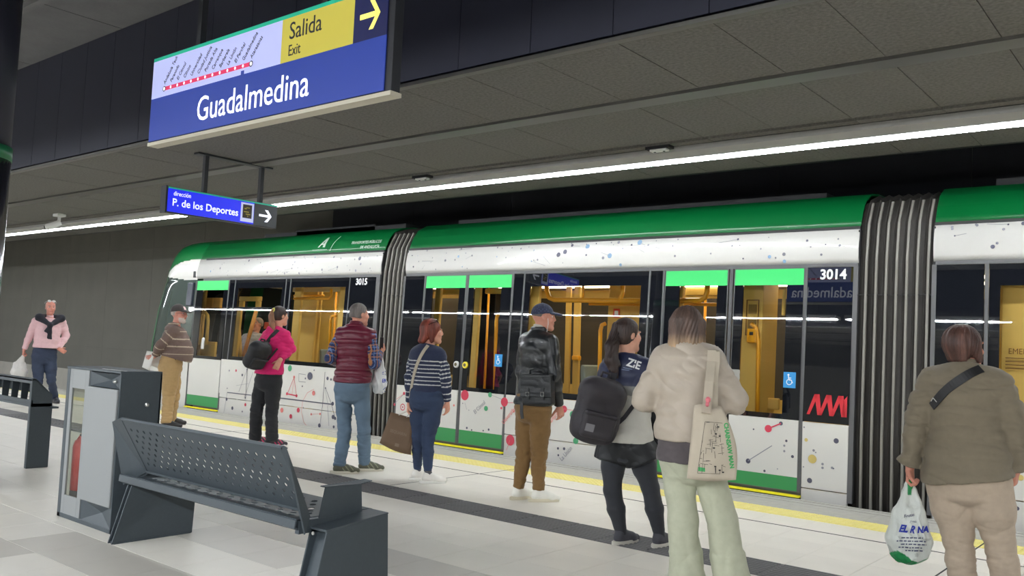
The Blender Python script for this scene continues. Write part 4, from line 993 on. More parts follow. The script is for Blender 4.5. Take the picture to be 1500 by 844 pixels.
# ---------------------------------------------------------------- implicit modelling: smooth unions of tapered limbs, one surface per garment or body
def V(*a): return np.array(a, float)
def unit(v): v = np.asarray(v, float); return v/np.linalg.norm(v)
class Field:
    def __init__(s, lo, hi, h):
        s.h = h; s.lo = np.array(lo, float); s.n = np.ceil((np.array(hi)-s.lo)/h).astype(int)+1
        s.F = np.full(s.n, 1.0, np.float32)
        s.ax = [(s.lo[i]+h*np.arange(s.n[i])).astype(np.float32) for i in range(3)]
    def sl(s, lo, hi):
        a = np.clip(np.floor((np.asarray(lo)-s.lo)/s.h).astype(int), 0, s.n); b = np.clip(np.ceil((np.asarray(hi)-s.lo)/s.h).astype(int)+1, 0, s.n)
        S = tuple(slice(a[i], b[i]) for i in range(3))
        return S, s.ax[0][S[0]][:, None, None], s.ax[1][S[1]][None, :, None], s.ax[2][S[2]][None, None, :]
    def union(s, S, d, k):
        if d.size == 0: return
        A = s.F[S]
        if k > 0:
            hh = np.maximum(k-np.abs(A-d), 0)/k; s.F[S] = np.minimum(A, d)-hh*hh*k*.25
        else: s.F[S] = np.minimum(A, d)
    def sub_(s, S, d, k):
        if d.size == 0: return
        A = s.F[S]; d = -d
        if k > 0:
            hh = np.maximum(k-np.abs(A-d), 0)/k; s.F[S] = np.maximum(A, d)+hh*hh*k*.25
        else: s.F[S] = np.maximum(A, d)
    def seg(s, p0, p1, r0, r1=None, side=None, flat=1.0, k=.02, cap=1.0, cut=False):
        # tapered limb; r = radius or (across, deep); side = direction of 'across'
        p0 = np.asarray(p0, float); p1 = np.asarray(p1, float); r1 = r0 if r1 is None else r1
        a0, b0 = r0 if isinstance(r0, tuple) else (r0, r0*flat); a1, b1 = r1 if isinstance(r1, tuple) else (r1, r1*flat)
        d = p1-p0; L = np.linalg.norm(d)
        if L < 1e-6: d = V(0, 0, 1); L = 1e-6
        d = d/L
        sd = np.asarray(side if side is not None else (V(1, 0, 0) if abs(d[0]) < .8 else V(0, 1, 0)), float); sd = unit(sd-d*sd.dot(d)); fw = np.cross(d, sd)
        m = max(a0, b0, a1, b1)+k+2*s.h
        S, X, Y, Z = s.sl(np.minimum(p0, p1)-m, np.maximum(p0, p1)+m)
        x, y, z = X-np.float32(p0[0]), Y-np.float32(p0[1]), Z-np.float32(p0[2])
        f = np.float32
        t = x*f(d[0])+y*f(d[1])+z*f(d[2]); tc = np.clip(t, 0, L); w = t-tc
        u = x*f(sd[0])+y*f(sd[1])+z*f(sd[2]); v = x*f(fw[0])+y*f(fw[1])+z*f(fw[2]); q = tc/f(L)
        a = f(a0)+(f(a1)-f(a0))*q; b = f(b0)+(f(b1)-f(b0))*q; c = np.minimum(a, b)*f(cap)
        ua, vb, wc = u/a, v/b, w/c
        k0 = np.sqrt(ua*ua+vb*vb+wc*wc)+f(1e-6); k1 = np.sqrt((ua/a)**2+(vb/b)**2+(wc/c)**2)+f(1e-6)
        D = k0*(k0-1)/k1
        (s.sub_ if cut else s.union)(S, D.astype(np.float32), k); return s
    def ball(s, c, r, ax=None, k=.01, cut=False):
        # ellipsoid, r = (rs, rf, ru) along the axes ax = (side, forward, up)
        c = np.asarray(c, float); r = (r, r, r) if not isinstance(r, tuple) else r; ax = ax or (V(1, 0, 0), V(0, 1, 0), V(0, 0, 1)); m = max(r)+k+2*s.h
        S, X, Y, Z = s.sl(c-m, c+m); f = np.float32; x, y, z = X-f(c[0]), Y-f(c[1]), Z-f(c[2])
        q = [(x*f(a[0])+y*f(a[1])+z*f(a[2])) for a in ax]
        k0 = np.sqrt(sum((q[i]/f(r[i]))**2 for i in range(3)))+f(1e-6); k1 = np.sqrt(sum((q[i]/f(r[i]**2))**2 for i in range(3)))+f(1e-6)
        (s.sub_ if cut else s.union)(S, (k0*(k0-1)/k1).astype(np.float32), k); return s
    def rbox(s, c, hs, ax, r=.01, k=.01, cut=False):
        c = np.asarray(c, float); m = float(np.linalg.norm(hs))+k+2*s.h
        S, X, Y, Z = s.sl(c-m, c+m); f = np.float32; x, y, z = X-f(c[0]), Y-f(c[1]), Z-f(c[2])
        q = [np.abs(x*f(a[0])+y*f(a[1])+z*f(a[2]))-f(hs[i]-r) for i, a in enumerate(ax)]
        D = np.sqrt(sum(np.maximum(v, 0)**2 for v in q))+np.minimum(np.maximum(np.maximum(q[0], q[1]), q[2]), 0)-f(r)
        (s.sub_ if cut else s.union)(S, D.astype(np.float32), k); return s
    def plane(s, p, n, lo=None, hi=None):
        # removes what lies on the side n points to
        n = unit(n); lo = s.lo if lo is None else lo; hi = s.lo+s.n*s.h if hi is None else hi
        S, X, Y, Z = s.sl(lo, hi); f = np.float32
        D = (X-f(p[0]))*f(n[0])+(Y-f(p[1]))*f(n[1])+(Z-f(p[2]))*f(n[2]); s.F[S] = np.maximum(s.F[S], D.astype(np.float32)); return s
    def surface(s):
        F = s.F; h = s.h; F[0] = F[-1] = 1; F[:, 0] = F[:, -1] = 1; F[:, :, 0] = F[:, :, -1] = 1
        N = F < 0; c = np.zeros([n-1 for n in N.shape], np.int8)
        for i in (0, 1):
            for j in (0, 1):
                for k in (0, 1): c += N[i:i+c.shape[0], j:j+c.shape[1], k:k+c.shape[2]]
        idx = np.argwhere((c > 0) & (c < 8)); m = len(idx); ids = np.full(c.shape, -1, np.int32); ids[tuple(idx.T)] = np.arange(m)
        cor = [V(i, j, k).astype(int) for i in (0, 1) for j in (0, 1) for k in (0, 1)]; vals = {tuple(o): F[tuple((idx+o).T)] for o in cor}
        acc = np.zeros((m, 3)); cnt = np.zeros(m)
        for o in cor:
            for ax in range(3):
                if o[ax] == 0:
                    o2 = o.copy(); o2[ax] = 1; v1, v2 = vals[tuple(o)], vals[tuple(o2)]; M = (v1 < 0) != (v2 < 0)
                    t = np.where(M, v1/np.where(M, v1-v2, 1), 0); e = np.zeros(3); e[ax] = 1
                    acc[M] += o+t[M, None]*e; cnt += M
        P_ = s.lo+h*(idx+acc/cnt[:, None])
        g = np.stack([sum((1 if o[ax] else -1)*vals[tuple(o)] for o in cor) for ax in range(3)], 1); g /= (np.linalg.norm(g, axis=1)[:, None]+1e-9)
        quads = []
        for ax in range(3):
            sh = [slice(None)]*3; sh2 = [slice(None)]*3; sh[ax] = slice(0, -1); sh2[ax] = slice(1, None)
            E = N[tuple(sh)] != N[tuple(sh2)]; e = np.argwhere(E); b, d = (ax+1) % 3, (ax+2) % 3
            e = e[(e[:, b] > 0) & (e[:, d] > 0)]
            def I(db, dd):
                q = e.copy(); q[:, b] -= db; q[:, d] -= dd; return ids[tuple(q.T)]
            Q = np.stack([I(1, 1), I(0, 1), I(0, 0), I(1, 0)], 1); ins = N[tuple(e.T)]
            Q[~ins] = Q[~ins][:, ::-1]; quads.append(Q)
        Q = np.concatenate(quads); Q = Q[(Q >= 0).all(1)]
        return P_, g, Q
def npmesh(name, P_, Q, m, parent=None, col=None, smooth=True, origin=None):
    me = bpy.data.meshes.new(name); n, q = len(P_), len(Q); me.vertices.add(n); me.vertices.foreach_set('co', np.asarray(P_, np.float32).ravel())
    me.loops.add(4*q); me.loops.foreach_set('vertex_index', Q.astype(np.int32).ravel()); me.polygons.add(q)
    me.polygons.foreach_set('loop_start', np.arange(0, 4*q, 4, dtype=np.int32)); me.polygons.foreach_set('use_smooth', np.full(q, smooth))
    me.update(calc_edges=True); me.validate()
    for mm in (m if isinstance(m, (list, tuple)) else [m]): me.materials.append(mm)
    if col is not None:
        a = me.color_attributes.new('Col', 'FLOAT_COLOR', 'POINT'); c4 = np.ones((n, 4), np.float32); c4[:, :3] = col; a.data.foreach_set('color', c4.ravel())
    o = bpy.data.objects.new(name, me); COL.objects.link(o)
    if parent is not None: o.parent = parent; rel(o)
    return o
def L3(c): return np.array(lin(c)[:3])
def wav(p, seed, freq, aniso=(1, 1, 1), n=5):
    rg = np.random.RandomState(seed); out = 0
    p = p*np.array(aniso)
    for i in range(n):
        k = rg.normal(size=3); k = k/np.linalg.norm(k)*freq*(1+.5*i); k2 = rg.normal(size=3)*freq*.45
        out = out+np.sin(p@k+rg.uniform(0, 6)+1.6*np.sin(p@k2+rg.uniform(0, 6)))/(1+.45*i)
    return out/2.2
def smooth_lap(P_, Q, it=1, lam=.5):
    n = len(P_)
    for _ in range(it):
        s = np.zeros((n, 3)); c = np.zeros(n)
        for a, b in ((0, 1), (1, 2), (2, 3), (3, 0)):
            for k in range(3): s[:, k] += np.bincount(Q[:, a], P_[Q[:, b], k], n)+np.bincount(Q[:, b], P_[Q[:, a], k], n)
            c += np.bincount(Q[:, a], minlength=n)+np.bincount(Q[:, b], minlength=n)
        P_ = P_+lam*(s/np.maximum(c, 1)[:, None]-P_)
    return P_
def make(name, F, m, parent, seed=0, amp=0, freq=14, aniso=(1, 1, 1.0), joints=(), jr=.12, base=.35, col=None, colf=None, disp=None, lap=1):
    P_, g, Q = F.surface()
    if lap: P_ = smooth_lap(P_, Q, lap)
    P0 = P_.copy()
    if amp:
        w = np.full(len(P_), base)
        for j in joints: w += np.exp(-((P_-j)**2).sum(1)/(2*jr*jr))
        w = np.minimum(w, 1.5); r = wav(P_, seed, freq, aniso); an2 = (aniso[0]*.7, aniso[1]*.7, aniso[2]*1.5); r2 = 1-np.abs(wav(P_, seed+50, freq*1.15, an2)); r3 = 1-np.abs(wav(P_, seed+90, freq*2.1, an2))
        P_ = P_+g*(amp*w*(.22*r-.95*(np.maximum(r2, 0)**2.5-.40)-.5*(np.maximum(r3, 0)**2.5-.40)-.05))[:, None]
    if disp is not None: P_ = P_+g*disp(P0)[:, None]
    c = None
    if colf is not None: c = colf(P0)
    elif col is not None: c = np.tile(L3(col), (len(P_), 1))
    return npmesh(name, P_, Q, m, parent, c)
def strip(name, pts, w, th, m, parent, normal=None, closed=False):
    # flat strap following points; normal = list of outward directions
    b = MB(); n = len(pts); vs = []
    for i, p in enumerate(pts):
        p = np.asarray(p, float); d = unit(np.asarray(pts[min(i+1, n-1)], float)-np.asarray(pts[max(i-1, 0)], float))
        nn = np.asarray(normal[i] if isinstance(normal, list) else normal, float); nn = unit(nn-d*nn.dot(d)); sd = np.cross(d, nn)
        for (u, v) in ((-1, 0), (1, 0), (1, 1), (-1, 1)): vs.append(p+sd*u*w/2+nn*v*th)
    fs = [(4*i+j, 4*i+(j+1) % 4, 4*i+4+(j+1) % 4, 4*i+4+j) for i in range(n-1) for j in range(4)]+[(3, 2, 1, 0), tuple(4*(n-1)+k for k in range(4))]
    b.add(vs, fs); o = b.build(name, m, parent); 
    if parent is not None: rel(o)
    for p in o.data.polygons: p.use_smooth = False
    return o

M_skin = mat('skin', (205, 150, 125), .5, attr='Col', noise=.06, nscale=60, bump=.05, bscale=400)
M_hair = mat('hair', (60, 40, 30), .5, attr='Col', noise=.25, nscale=90, stretch=(1, 1, .12), bump=.5, bscale=150)
M_cloth = mat('cloth', (128, 128, 128), .85, attr='Col', noise=.06, nscale=30, bump=.12, bscale=500, sheen=.1)
M_denim = mat('denim', (90, 110, 130), .85, attr='Col', noise=.14, nscale=9, bump=.2, bscale=600)
M_leather = mat('leather_black', (27, 30, 33), .33, noise=.15, nscale=30, bump=.25, bscale=120, coat=.25)
M_puff = mat('quilted_nylon', (118, 26, 52), .38, attr='Col', noise=.05, nscale=20, bump=.15, bscale=90)
M_nylon = mat('bag_nylon', (40, 40, 46), .6, attr='Col', noise=.06, nscale=20, bump=.15, bscale=300)
M_poly = mat('smooth_cloth', (128, 128, 128), .5, attr='Col', noise=.05, nscale=16, bump=.1, bscale=120)
M_rubber = mat('sole', (200, 196, 184), .6, attr='Col')
M_eye = mat('eye', (235, 235, 232), .15, attr='Col')

class Person:
    """places joints from where they stand on the platform; everything is kept in world metres"""
    def __init__(s, label, foot, h=.007, build=1.0, depth=1.0, skin=(206, 152, 128), **k):
        g = on_z(*foot); s.g = g; s.v = unit(V(g[0], g[1], 0)); s.r = V(s.v[1], -s.v[0], 0); s.D = np.hypot(g[0], g[1]); s.h = h; s.w = build; s.dp = depth; s.skin = L3(skin)
        s.root = empty('person', label, 'person', None, (g[0], g[1], 0))
    def K(s, px, py, b=0.0):
        d = ray(px, py); t = (s.D+b)/d.dot(s.v); return EYEP+d*t
    def dir(s, phi, up=0): a = math.radians(phi); return unit(s.v*math.cos(a)+s.r*math.sin(a)+V(0, 0, up))
    def setup(s, head, hphi, neck, pelvis, tphi, shw=.185, hipw=.085, hscale=1.0, htilt=0, lean=0, sh_drop=.072, hroll=0):
        s.f = s.dir(tphi); s.side = s.dir(tphi+90)      # side points to the person's right
        s.N = s.K(*neck); s.P = s.K(*pelvis)
        ax = unit(s.N-s.P); s.up = ax
        s.sh = {1: s.N+s.side*shw-ax*sh_drop, -1: s.N-s.side*shw-ax*sh_drop}
        s.hip = {1: s.P+s.side*hipw, -1: s.P-s.side*hipw}
        s.Hc = s.K(*head); hf = s.dir(hphi, htilt); hs = s.dir(hphi+90); hs = unit(hs+V(0, 0, hroll)); s.hf = hf; s.hs = hs; s.hu = unit(np.cross(hs, hf)); s.hk = hscale
        if s.hu[2] < 0: s.hu = -s.hu
        s.shw = shw; return s
    def H(s, a, b, c): return s.Hc+(s.hs*a+s.hf*b+s.hu*c)*s.hk
    def arms(s, R, L, rhand=None, lhand=None):
        s.el = {1: s.K(*R[0]), -1: s.K(*L[0])}; s.wr = {1: s.K(*R[1]), -1: s.K(*L[1])}
    def legs(s, R, L, lift=.085):
        # foot = (px, py of the heel on the ground, toe direction)
        s.ft = {}
        for k, q in ((1, R), (-1, L)):
            hgl = on_z(q[0], q[1]); td = s.dir(q[2]); s.ft[k] = (hgl, td)
        s.an = {k: s.ft[k][0]+s.ft[k][1]*.035+V(0, 0, lift) for k in s.ft}
        s.kn = {}
        for k in (1, -1):
            kn = s.hip[k]*.47+s.an[k]*.53; q = R if k > 0 else L
            if len(q) > 3: kn = s.K(q[3], q[4], q[5] if len(q) > 5 else 0)
            else: kn = kn+s.f*.02
            s.kn[k] = kn
    RING = [(-.10, .150, .112, -.015), (.02, .162, .120, -.015), (.22, .148, .105, 0), (.42, .138, .100, .005), (.62, .152, .112, .008), (.80, .160, .110, .0), (.92, .120, .082, -.01), (1.0, .060, .058, -.01)]
    def torso(s, F, ring=None, off=0.0, k=.03, tmin=-9, tmax=9, wide=1.0, shr=.052, sh=True):
        ring = [r for r in (ring or s.RING)]
        L = np.linalg.norm(s.N-s.P)
        pts = [(s.P+s.up*L*t+s.f*o, (a*s.w*wide+off, b*s.dp+off)) for t, a, b, o in ring if tmin <= t <= tmax]
        for (p, r), (q, r2) in zip(pts[:-1], pts[1:]): F.seg(p, q, r, r2, side=s.side, k=k, cap=.5)
        if sh:
            for e in (1, -1): F.seg(s.N-s.up*.050, s.sh[e]-s.side*e*.035, (shr+.004+off), (shr-.006+off), side=s.up, k=.05)
    def limb(s, F, a, b, c, r, k=.02, cap=1.0, side=None):
        # two-bone limb with radii r = (start, mid-upper, joint, mid-lower, end)
        m1, m2 = a*.5+b*.5, b*.6+c*.4
        F.seg(a, m1, r[0], r[1], k=k, side=side); F.seg(m1, b, r[1], r[2], k=k, side=side); F.seg(b, m2, r[2], r[3], k=k, side=side); F.seg(m2, c, r[3], r[4], k=k, side=side, cap=cap)
    def box(s, pts, m=.2): P_ = np.array(pts); return P_.min(0)-m, P_.max(0)+m
    def body(s, hands, legk=.80, sock=(70, 70, 74), beard=None, brow=(90, 66, 50), lips=(176, 96, 88), armr=1.0, neckr=.052, baldness=None, ears=True, extra=None):
        pts = [s.Hc]+list(s.sh.values())+list(s.hip.values())+list(s.el.values())+list(s.wr.values())+list(s.kn.values())+list(s.an.values())
        lo, hi = s.box(pts, .20); lo[2] = .02; hi[2] = s.Hc[2]+.17
        F = Field(lo, hi, s.h)
        s.torso(F, off=-.012)
        for e in (1, -1):
            F.seg(s.sh[e]-s.side*e*.02-s.up*.01, s.sh[e]-s.side*e*.02-s.up*.012, .042); s.limb(F, s.sh[e], s.el[e], s.wr[e], tuple(armr*q for q in (.040, .038, .032, .031, .024)))
            s.limb(F, s.hip[e]-s.up*.02, s.kn[e], s.an[e], tuple(legk*q for q in (.078*s.w, .070*s.w, .050, .050, .040)))
            F.seg(s.an[e], s.an[e]-V(0, 0, .045)+s.ft[e][1]*.09, .032, .022)
        F.seg(s.N-s.up*.03, s.H(0, -.02, -.045), neckr, neckr*.98, k=.03)
        hk = s.hk; ax = (s.hs, s.hf, s.hu)
        F.ball(s.H(0, -.018, .028), (.073*hk, .092*hk, .086*hk), ax, .02)
        F.ball(s.H(0, .028, -.035), (.056*hk, .062*hk, .080*hk), ax, .02)
        F.seg(s.H(-.03, .02, -.075), s.H(0, .066, -.096), .024*hk, .022*hk, k=.02); F.seg(s.H(.03, .02, -.075), s.H(0, .066, -.096), .024*hk, .022*hk, k=.02)
        for e in (1, -1):
            F.ball(s.H(.032*e, .082, .008), (.016*hk, .012*hk, .011*hk), ax, .006, cut=True)
            F.seg(s.H(.012*e, .086, .026), s.H(.042*e, .074, .026), .008*hk, .008*hk, k=.010)
            F.ball(s.H(.040*e, .062, -.028), (.02*hk, .02*hk, .018*hk), ax, .015)
            if ears:
                F.ball(s.H(.072*e, -.008, -.006), (.008*hk, .016*hk, .028*hk), ax, .006); F.ball(s.H(.080*e, .0, -.004), (.005*hk, .008*hk, .015*hk), ax, .004, cut=True)
        F.seg(s.H(0, .084, .018), s.H(0, .100, -.020), .008*hk, .011*hk, k=.012); F.ball(s.H(0, .091, -.027), (.015*hk, .011*hk, .008*hk), ax, .008)
        F.ball(s.H(0, .082, -.052), (.022*hk, .014*hk, .007*hk), ax, .005); F.ball(s.H(0, .080, -.064), (.019*hk, .013*hk, .007*hk), ax, .005)
        for e, hd in hands.items(): s.hand(F, e, **hd)
        if extra: extra(F)
        def colf(P_):
            c = np.tile(s.skin, (len(P_), 1)); q = (P_-s.Hc)/s.hk; a, b, z = q@s.hs, q@s.hf, q@s.hu
            def blend(mask, cc, f=1.0): m = np.clip(mask, 0, 1)[:, None]*f; return c*(1-m)+L3(cc)*m
            lipm = np.exp(-((a/.024)**4+((z+.058)/.011)**4))*(b > .06); c = blend(lipm, lips, .75)
            for e in (1, -1):
                bm = np.exp(-(((a-.03*e)/.019)**4+((z-.030)/.0065)**4))*(b > .04); m = bm[:, None]*.8; c = c*(1-m)+L3(brow)*m
            ck = np.exp(-(((np.abs(a)-.042)/.02)**2+((z+.028)/.02)**2))*(b > 0); m = ck[:, None]*.25; c = c*(1-m)+(s.skin*np.array([1.05, .78, .75]))*m
            if beard is not None:
                bm = ((z < -.052) & (b > .022) & ~((np.abs(z+.058) < .008) & (np.abs(a) < .02)) & (z > -.135)).astype(float); bm = bm*np.clip((b-.015)/.02, 0, 1); m = bm[:, None]*.85; c = c*(1-m)+L3(beard)*m
            if sock is not None: c[P_[:, 2] < .20] = L3(sock)
            if baldness is not None: c = baldness(s, c, a, b, z)
            return c
        o = make('body', F, M_skin, s.root, colf=colf, lap=0)
        # eyes
        if True:
            E = MB(); cols = []
            for e in (1, -1):
                c0 = s.H(.030*e, .0660, .008); R = .0105*hk
                for i in range(9):
                    th = math.pi*i/8
                    for j in range(12):
                        ph = 2*math.pi*j/12; d = s.hf*math.cos(th)+(s.hs*math.cos(ph)+s.hu*math.sin(ph))*math.sin(th); E.v.append(tuple(c0+d*R)); cols.append((.02, .012, .008) if th < .5 else (.75, .73, .70))
                o0 = (0 if e == 1 else 108)
                for i in range(8):
                    for j in range(12): E.f.append((o0+i*12+j, o0+i*12+(j+1) % 12, o0+(i+1)*12+(j+1) % 12, o0+(i+1)*12+j)); E.m.append(0)
            for e in (0, 1):
                me_v = np.array(E.v[e*108:(e+1)*108]); Q = np.array([f for f in E.f[e*96:(e+1)*96]])-e*108
                npmesh('eye', me_v, Q, M_eye, s.root, np.array(cols[e*108:(e+1)*108]))
        return o
    def hand(s, F, e, d, palm, curl=.5, spread=1.0, sc=1.0, thumb=.5, thumbdir=None):
        # d = direction of the straight fingers, palm = direction the palm faces
        w = s.wr[e]; d = unit(d); pn = unit(np.asarray(palm, float)-d*np.dot(palm, d)); ac = np.cross(d, pn)*(1 if e > 0 else -1)     # ac points to the little finger
        r = sc
        F.seg(w-d*.01, w+d*.075*r, (.027*r, .019*r), (.038*r, .014*r), side=ac, k=.012)
        for i, (o, ln) in enumerate(((-.030, .068), (-.010, .076), (.010, .071), (.029, .056))):
            p = w+d*.082*r+ac*o*r; ang = 0; rad = .0088*r
            for j, fr in enumerate((.46, .30, .24)):
                ang += curl*(.75 if j == 0 else 1.0)*(1+.06*i); dd = d*math.cos(ang)+pn*math.sin(ang); q = p+dd*ln*fr*1.05*r
                F.seg(p, q, rad, rad*.92, k=.004); p = q; rad *= .92
        td = unit(d*.75-ac*.55+pn*(.35+thumb*.4)); p = w+d*.02*r-ac*.022*r; q = p+td*.045*r; q2 = q+unit(td+pn*thumb*.6+d*.3)*.03*r; q3 = q2+unit(td+pn*thumb+d*.4)*.022*r
        F.seg(p, q, .014*r, .0115*r, k=.008); F.seg(q, q2, .011*r, .0098*r, k=.004); F.seg(q2, q3, .0095*r, .008*r, k=.004)
    def shirt(s, name, m, hem, ring=None, off=.012, sleeve=(.064, .056, .050, .044, .036), cuff=(1, 1), seed=1, amp=.006, freq=15, color=(120, 120, 120), colf=None, collar=None, disp=None, hemtilt=None, aniso=(1, 1, 1.0), extra=None, arm_cap=.25, base=.4, sh=True, jr=.11, sleeves=True, k=.028, shr=.058, necktop=.012, lap=1):
        pts = [s.N+V(0, 0, .05)]+list(s.sh.values())+[s.P]+(list(s.el.values())+list(s.wr.values()) if sleeves else [])
        lo, hi = s.box(pts, .24); lo[2] = min(hem-.03, min([s.wr[1][2], s.wr[-1][2]]) -.08 if sleeves else 9); hi[2] = s.N[2]+.13
        F = Field(lo, hi, s.h); s.torso(F, ring, off, shr=shr, k=.035)
        hn = V(0, 0, -1) if hemtilt is None else unit(V(0, 0, -1)+s.f*hemtilt[0]+s.side*hemtilt[1])
        F.plane(V(s.P[0], s.P[1], hem), hn); F.plane(s.N+s.up*necktop, s.up+s.f*.35)
        if collar: F.seg(s.N-s.up*.005+s.f*-.005, s.N+s.up*collar[0], collar[1], collar[1]*.95, side=s.side, flat=.95, k=.012, cap=.15)
        if sleeves:
            for e in (1, -1):
                fr = cuff[0 if e == 1 else 1]; end = s.el[e]+(s.wr[e]-s.el[e])*fr
                s0 = s.sh[e]-s.side*e*.012-s.up*.012; F.seg(s0, s0, sleeve[0]*.94, k=.05); s.limb(F, s0, s.el[e], end, (sleeve[0]*.92,)+tuple(sleeve[1:]), k=.03, cap=arm_cap)
        if extra: extra(F)
        js = list(s.el.values())+[s.sh[1]-s.up*.08-s.side*.05, s.sh[-1]-s.up*.08+s.side*.05, s.P+s.up*.12]
        return make(name, F, m, s.root, seed, amp, freq, aniso, js, jr, base, col=color, colf=colf, disp=disp, lap=lap)
    def armparam(s, P_):
        # for each vertex: nearest arm distance and metres along that arm
        best = np.full(len(P_), 9.0); al = np.zeros(len(P_))
        for e in (1, -1):
            acc = 0
            for a, b in ((s.sh[e], s.el[e]), (s.el[e], s.wr[e])):
                d = b-a; L = np.linalg.norm(d); t = np.clip((P_-a)@d/L/L, 0, 1); dist = np.linalg.norm(P_-(a+t[:, None]*d), axis=1); m = dist < best
                best[m] = dist[m]; al[m] = acc+t[m]*L; acc += L
        return best, al
    def trousers(s, m, waist, r=(.100, .090, .072, .070, .066), hem=None, color=(90, 90, 90), colf=None, seed=2, amp=.006, freq=15, off=.010, seat=1.0, aniso=(1, 1, 1.3), name='trousers', flare=None, kneeamp=1, extra=None, cap=.2, base=.35, lap=1):
        pts = list(s.hip.values())+list(s.kn.values())+list(s.an.values())+[s.P+V(0, 0, .12)]
        lo, hi = s.box(pts, .22); lo[2] = .0; hi[2] = waist+.03
        F = Field(lo, hi, s.h)
        ring = [(-.16, .128*seat, .112*seat, -.012), (-.04, .160, .122*seat, -.012), (.10, .160, .115, -.01), (.25, .150, .105, 0), (.40, .146, .102, 0)]
        L = np.linalg.norm(s.N-s.P); q = [(s.P+s.up*L*t+s.f*o, (a*s.w+off, b*s.dp+off)) for t, a, b, o in ring]
        for (p, a), (p2, b) in zip(q[:-1], q[1:]): F.seg(p, p2, a, b, side=s.side, k=.03, cap=.5)
        F.plane(V(0, 0, waist), V(0, 0, 1))
        for e in (1, -1):
            bot = s.an[e]-V(0, 0, .03) if hem is None else s.an[e]+unit(s.kn[e]-s.an[e])*hem
            s.limb(F, s.hip[e]-s.up*.03-s.side*e*-.005, s.kn[e], bot, tuple(x*(s.w if i < 2 else 1) for i, x in enumerate(r)), k=.022, cap=cap, side=s.side)
        if extra: extra(F)
        js = list(s.kn.values())+[a+V(0, 0, .03) for a in s.an.values()]+[s.P-V(0, 0, .1)]
        return make(name, F, m, s.root, seed, amp, freq, aniso, js, .10, base, col=color, colf=colf, lap=lap)
    def shoes(s, col=(220, 218, 210), sole=(225, 222, 212), size=1.0, m=None, high=.012, accent=None, solet=.028, seed=3):
        for e in (1, -1):
            hl, td = s.ft[e]; sd = unit(np.cross(td, V(0, 0, 1))); Z = V(0, 0, 1); P0 = hl+V(0, 0, 0)
            q = lambda a, b, z: P0+(td*a+sd*b)*size+Z*z*size
            F = Field(P0-.22, P0+.32, .005); F = Field(np.minimum(q(-.07, -.09, 0), q(.27, .09, 0))-.08, np.maximum(q(-.07, -.09, 0), q(.27, .09, .16))+.08, .005)
            F.seg(q(.012, 0, .042), q(.06, 0, .052), (.034*size, .042), (.036*size, .05), side=sd, k=.02); F.seg(q(.06, 0, .055), q(.15, 0, .038), (.036*size, .054), (.043*size, .040), side=sd, k=.02)
            F.seg(q(.15, 0, .034), q(.212, 0, .030), (.042*size, .036), (.030*size, .027), side=sd, k=.02)
            F.seg(q(.022, 0, .05), q(.028, 0, .088+high), .038*size, .040*size, side=sd, k=.02, cap=.25); F.seg(q(.06, 0, .07), q(.10, 0, .06), .026*size, .022*size, k=.02)
            F.plane(V(0, 0, solet*.6), V(0, 0, -1))
            def colf(P_, P0=P0, td=td, sd=sd):
                c = np.tile(L3(col), (len(P_), 1)); a = (P_-P0)@td/size; b = (P_-P0)@sd/size; z = P_[:, 2]
                if accent is not None:
                    mk = ((a > .06) & (a < .17) & (np.abs(np.sin(a*70+z*60)) > .9)); c[mk] = L3(accent)
                lace = (np.abs(b) < .016) & (a > .07) & (a < .14) & (z > .05) & (np.sin(a*500) > 0); c[lace] = c[lace]*.6+.25*L3((230, 230, 225)); return c
            sh = make('shoe', F, m or M_poly, s.root, seed, .0015, 60, colf=colf)
            # sole: outlined slab
            out = []; n = 28
            for i in range(n):
                t = 2*math.pi*i/n; cx = math.cos(t); a = .088+.142*cx; wd = .036+.012*max(0, cx)*1.0-.004*math.cos(2*t)
                out.append((a, wd*math.sin(t)*1.0/(abs(math.sin(t))**.25+1e-3) if abs(math.sin(t)) > 1e-6 else 0))
            vs = [q(a, b, 0.001) for a, b in out]+[q(a*1.0, b*1.05, solet*.5) for a, b in out]+[q(a, b, solet+(.006 if a > .2 else 0)) for a, b in out]
            fs = [tuple(range(n))[::-1], tuple(range(2*n, 3*n))]+[(r*n+i, r*n+(i+1) % n, (r+1)*n+(i+1) % n, (r+1)*n+i) for r in (0, 1) for i in range(n)]
            b = MB().add(vs, fs); o = b.build('sole', mat('sole_%d_%d_%d' % sole, sole, .6), sh); o.matrix_parent_inverse = sh.matrix_parent_inverse.copy() if sh.parent else Matrix(); 
            o.matrix_parent_inverse = Matrix.Identity(4)
    def hairf(s, h=None, m=.20):
        return Field(s.Hc-m-V(0, 0, .12), s.Hc+m+V(0, 0, 0), h or min(s.h, .006))
    def hair(s, F, col, name='hair', seed=5, amp=.003, streak=.35, dark=.55, freq=50):
        def colf(P_):
            q = P_-s.Hc; az = np.arctan2(q@s.hs, q@s.hf); n = wav(np.stack([az*.25, q@s.hu*.05, np.linalg.norm(q, axis=1)*.3], 1), seed, 90, (1, 1, 1)); return L3(col)*(1+streak*n[:, None]).clip(dark, 2)
        def disp(P_):
            q = P_-s.Hc; az = np.arctan2(q@s.hs, q@s.hf); return amp*np.sin(az*freq+3*np.sin(az*7+q@s.hu*10))*np.clip(1.2-np.abs(q@s.hu)*3, .3, 1)
        return make(name, F, M_hair, s.root, colf=colf, disp=disp)

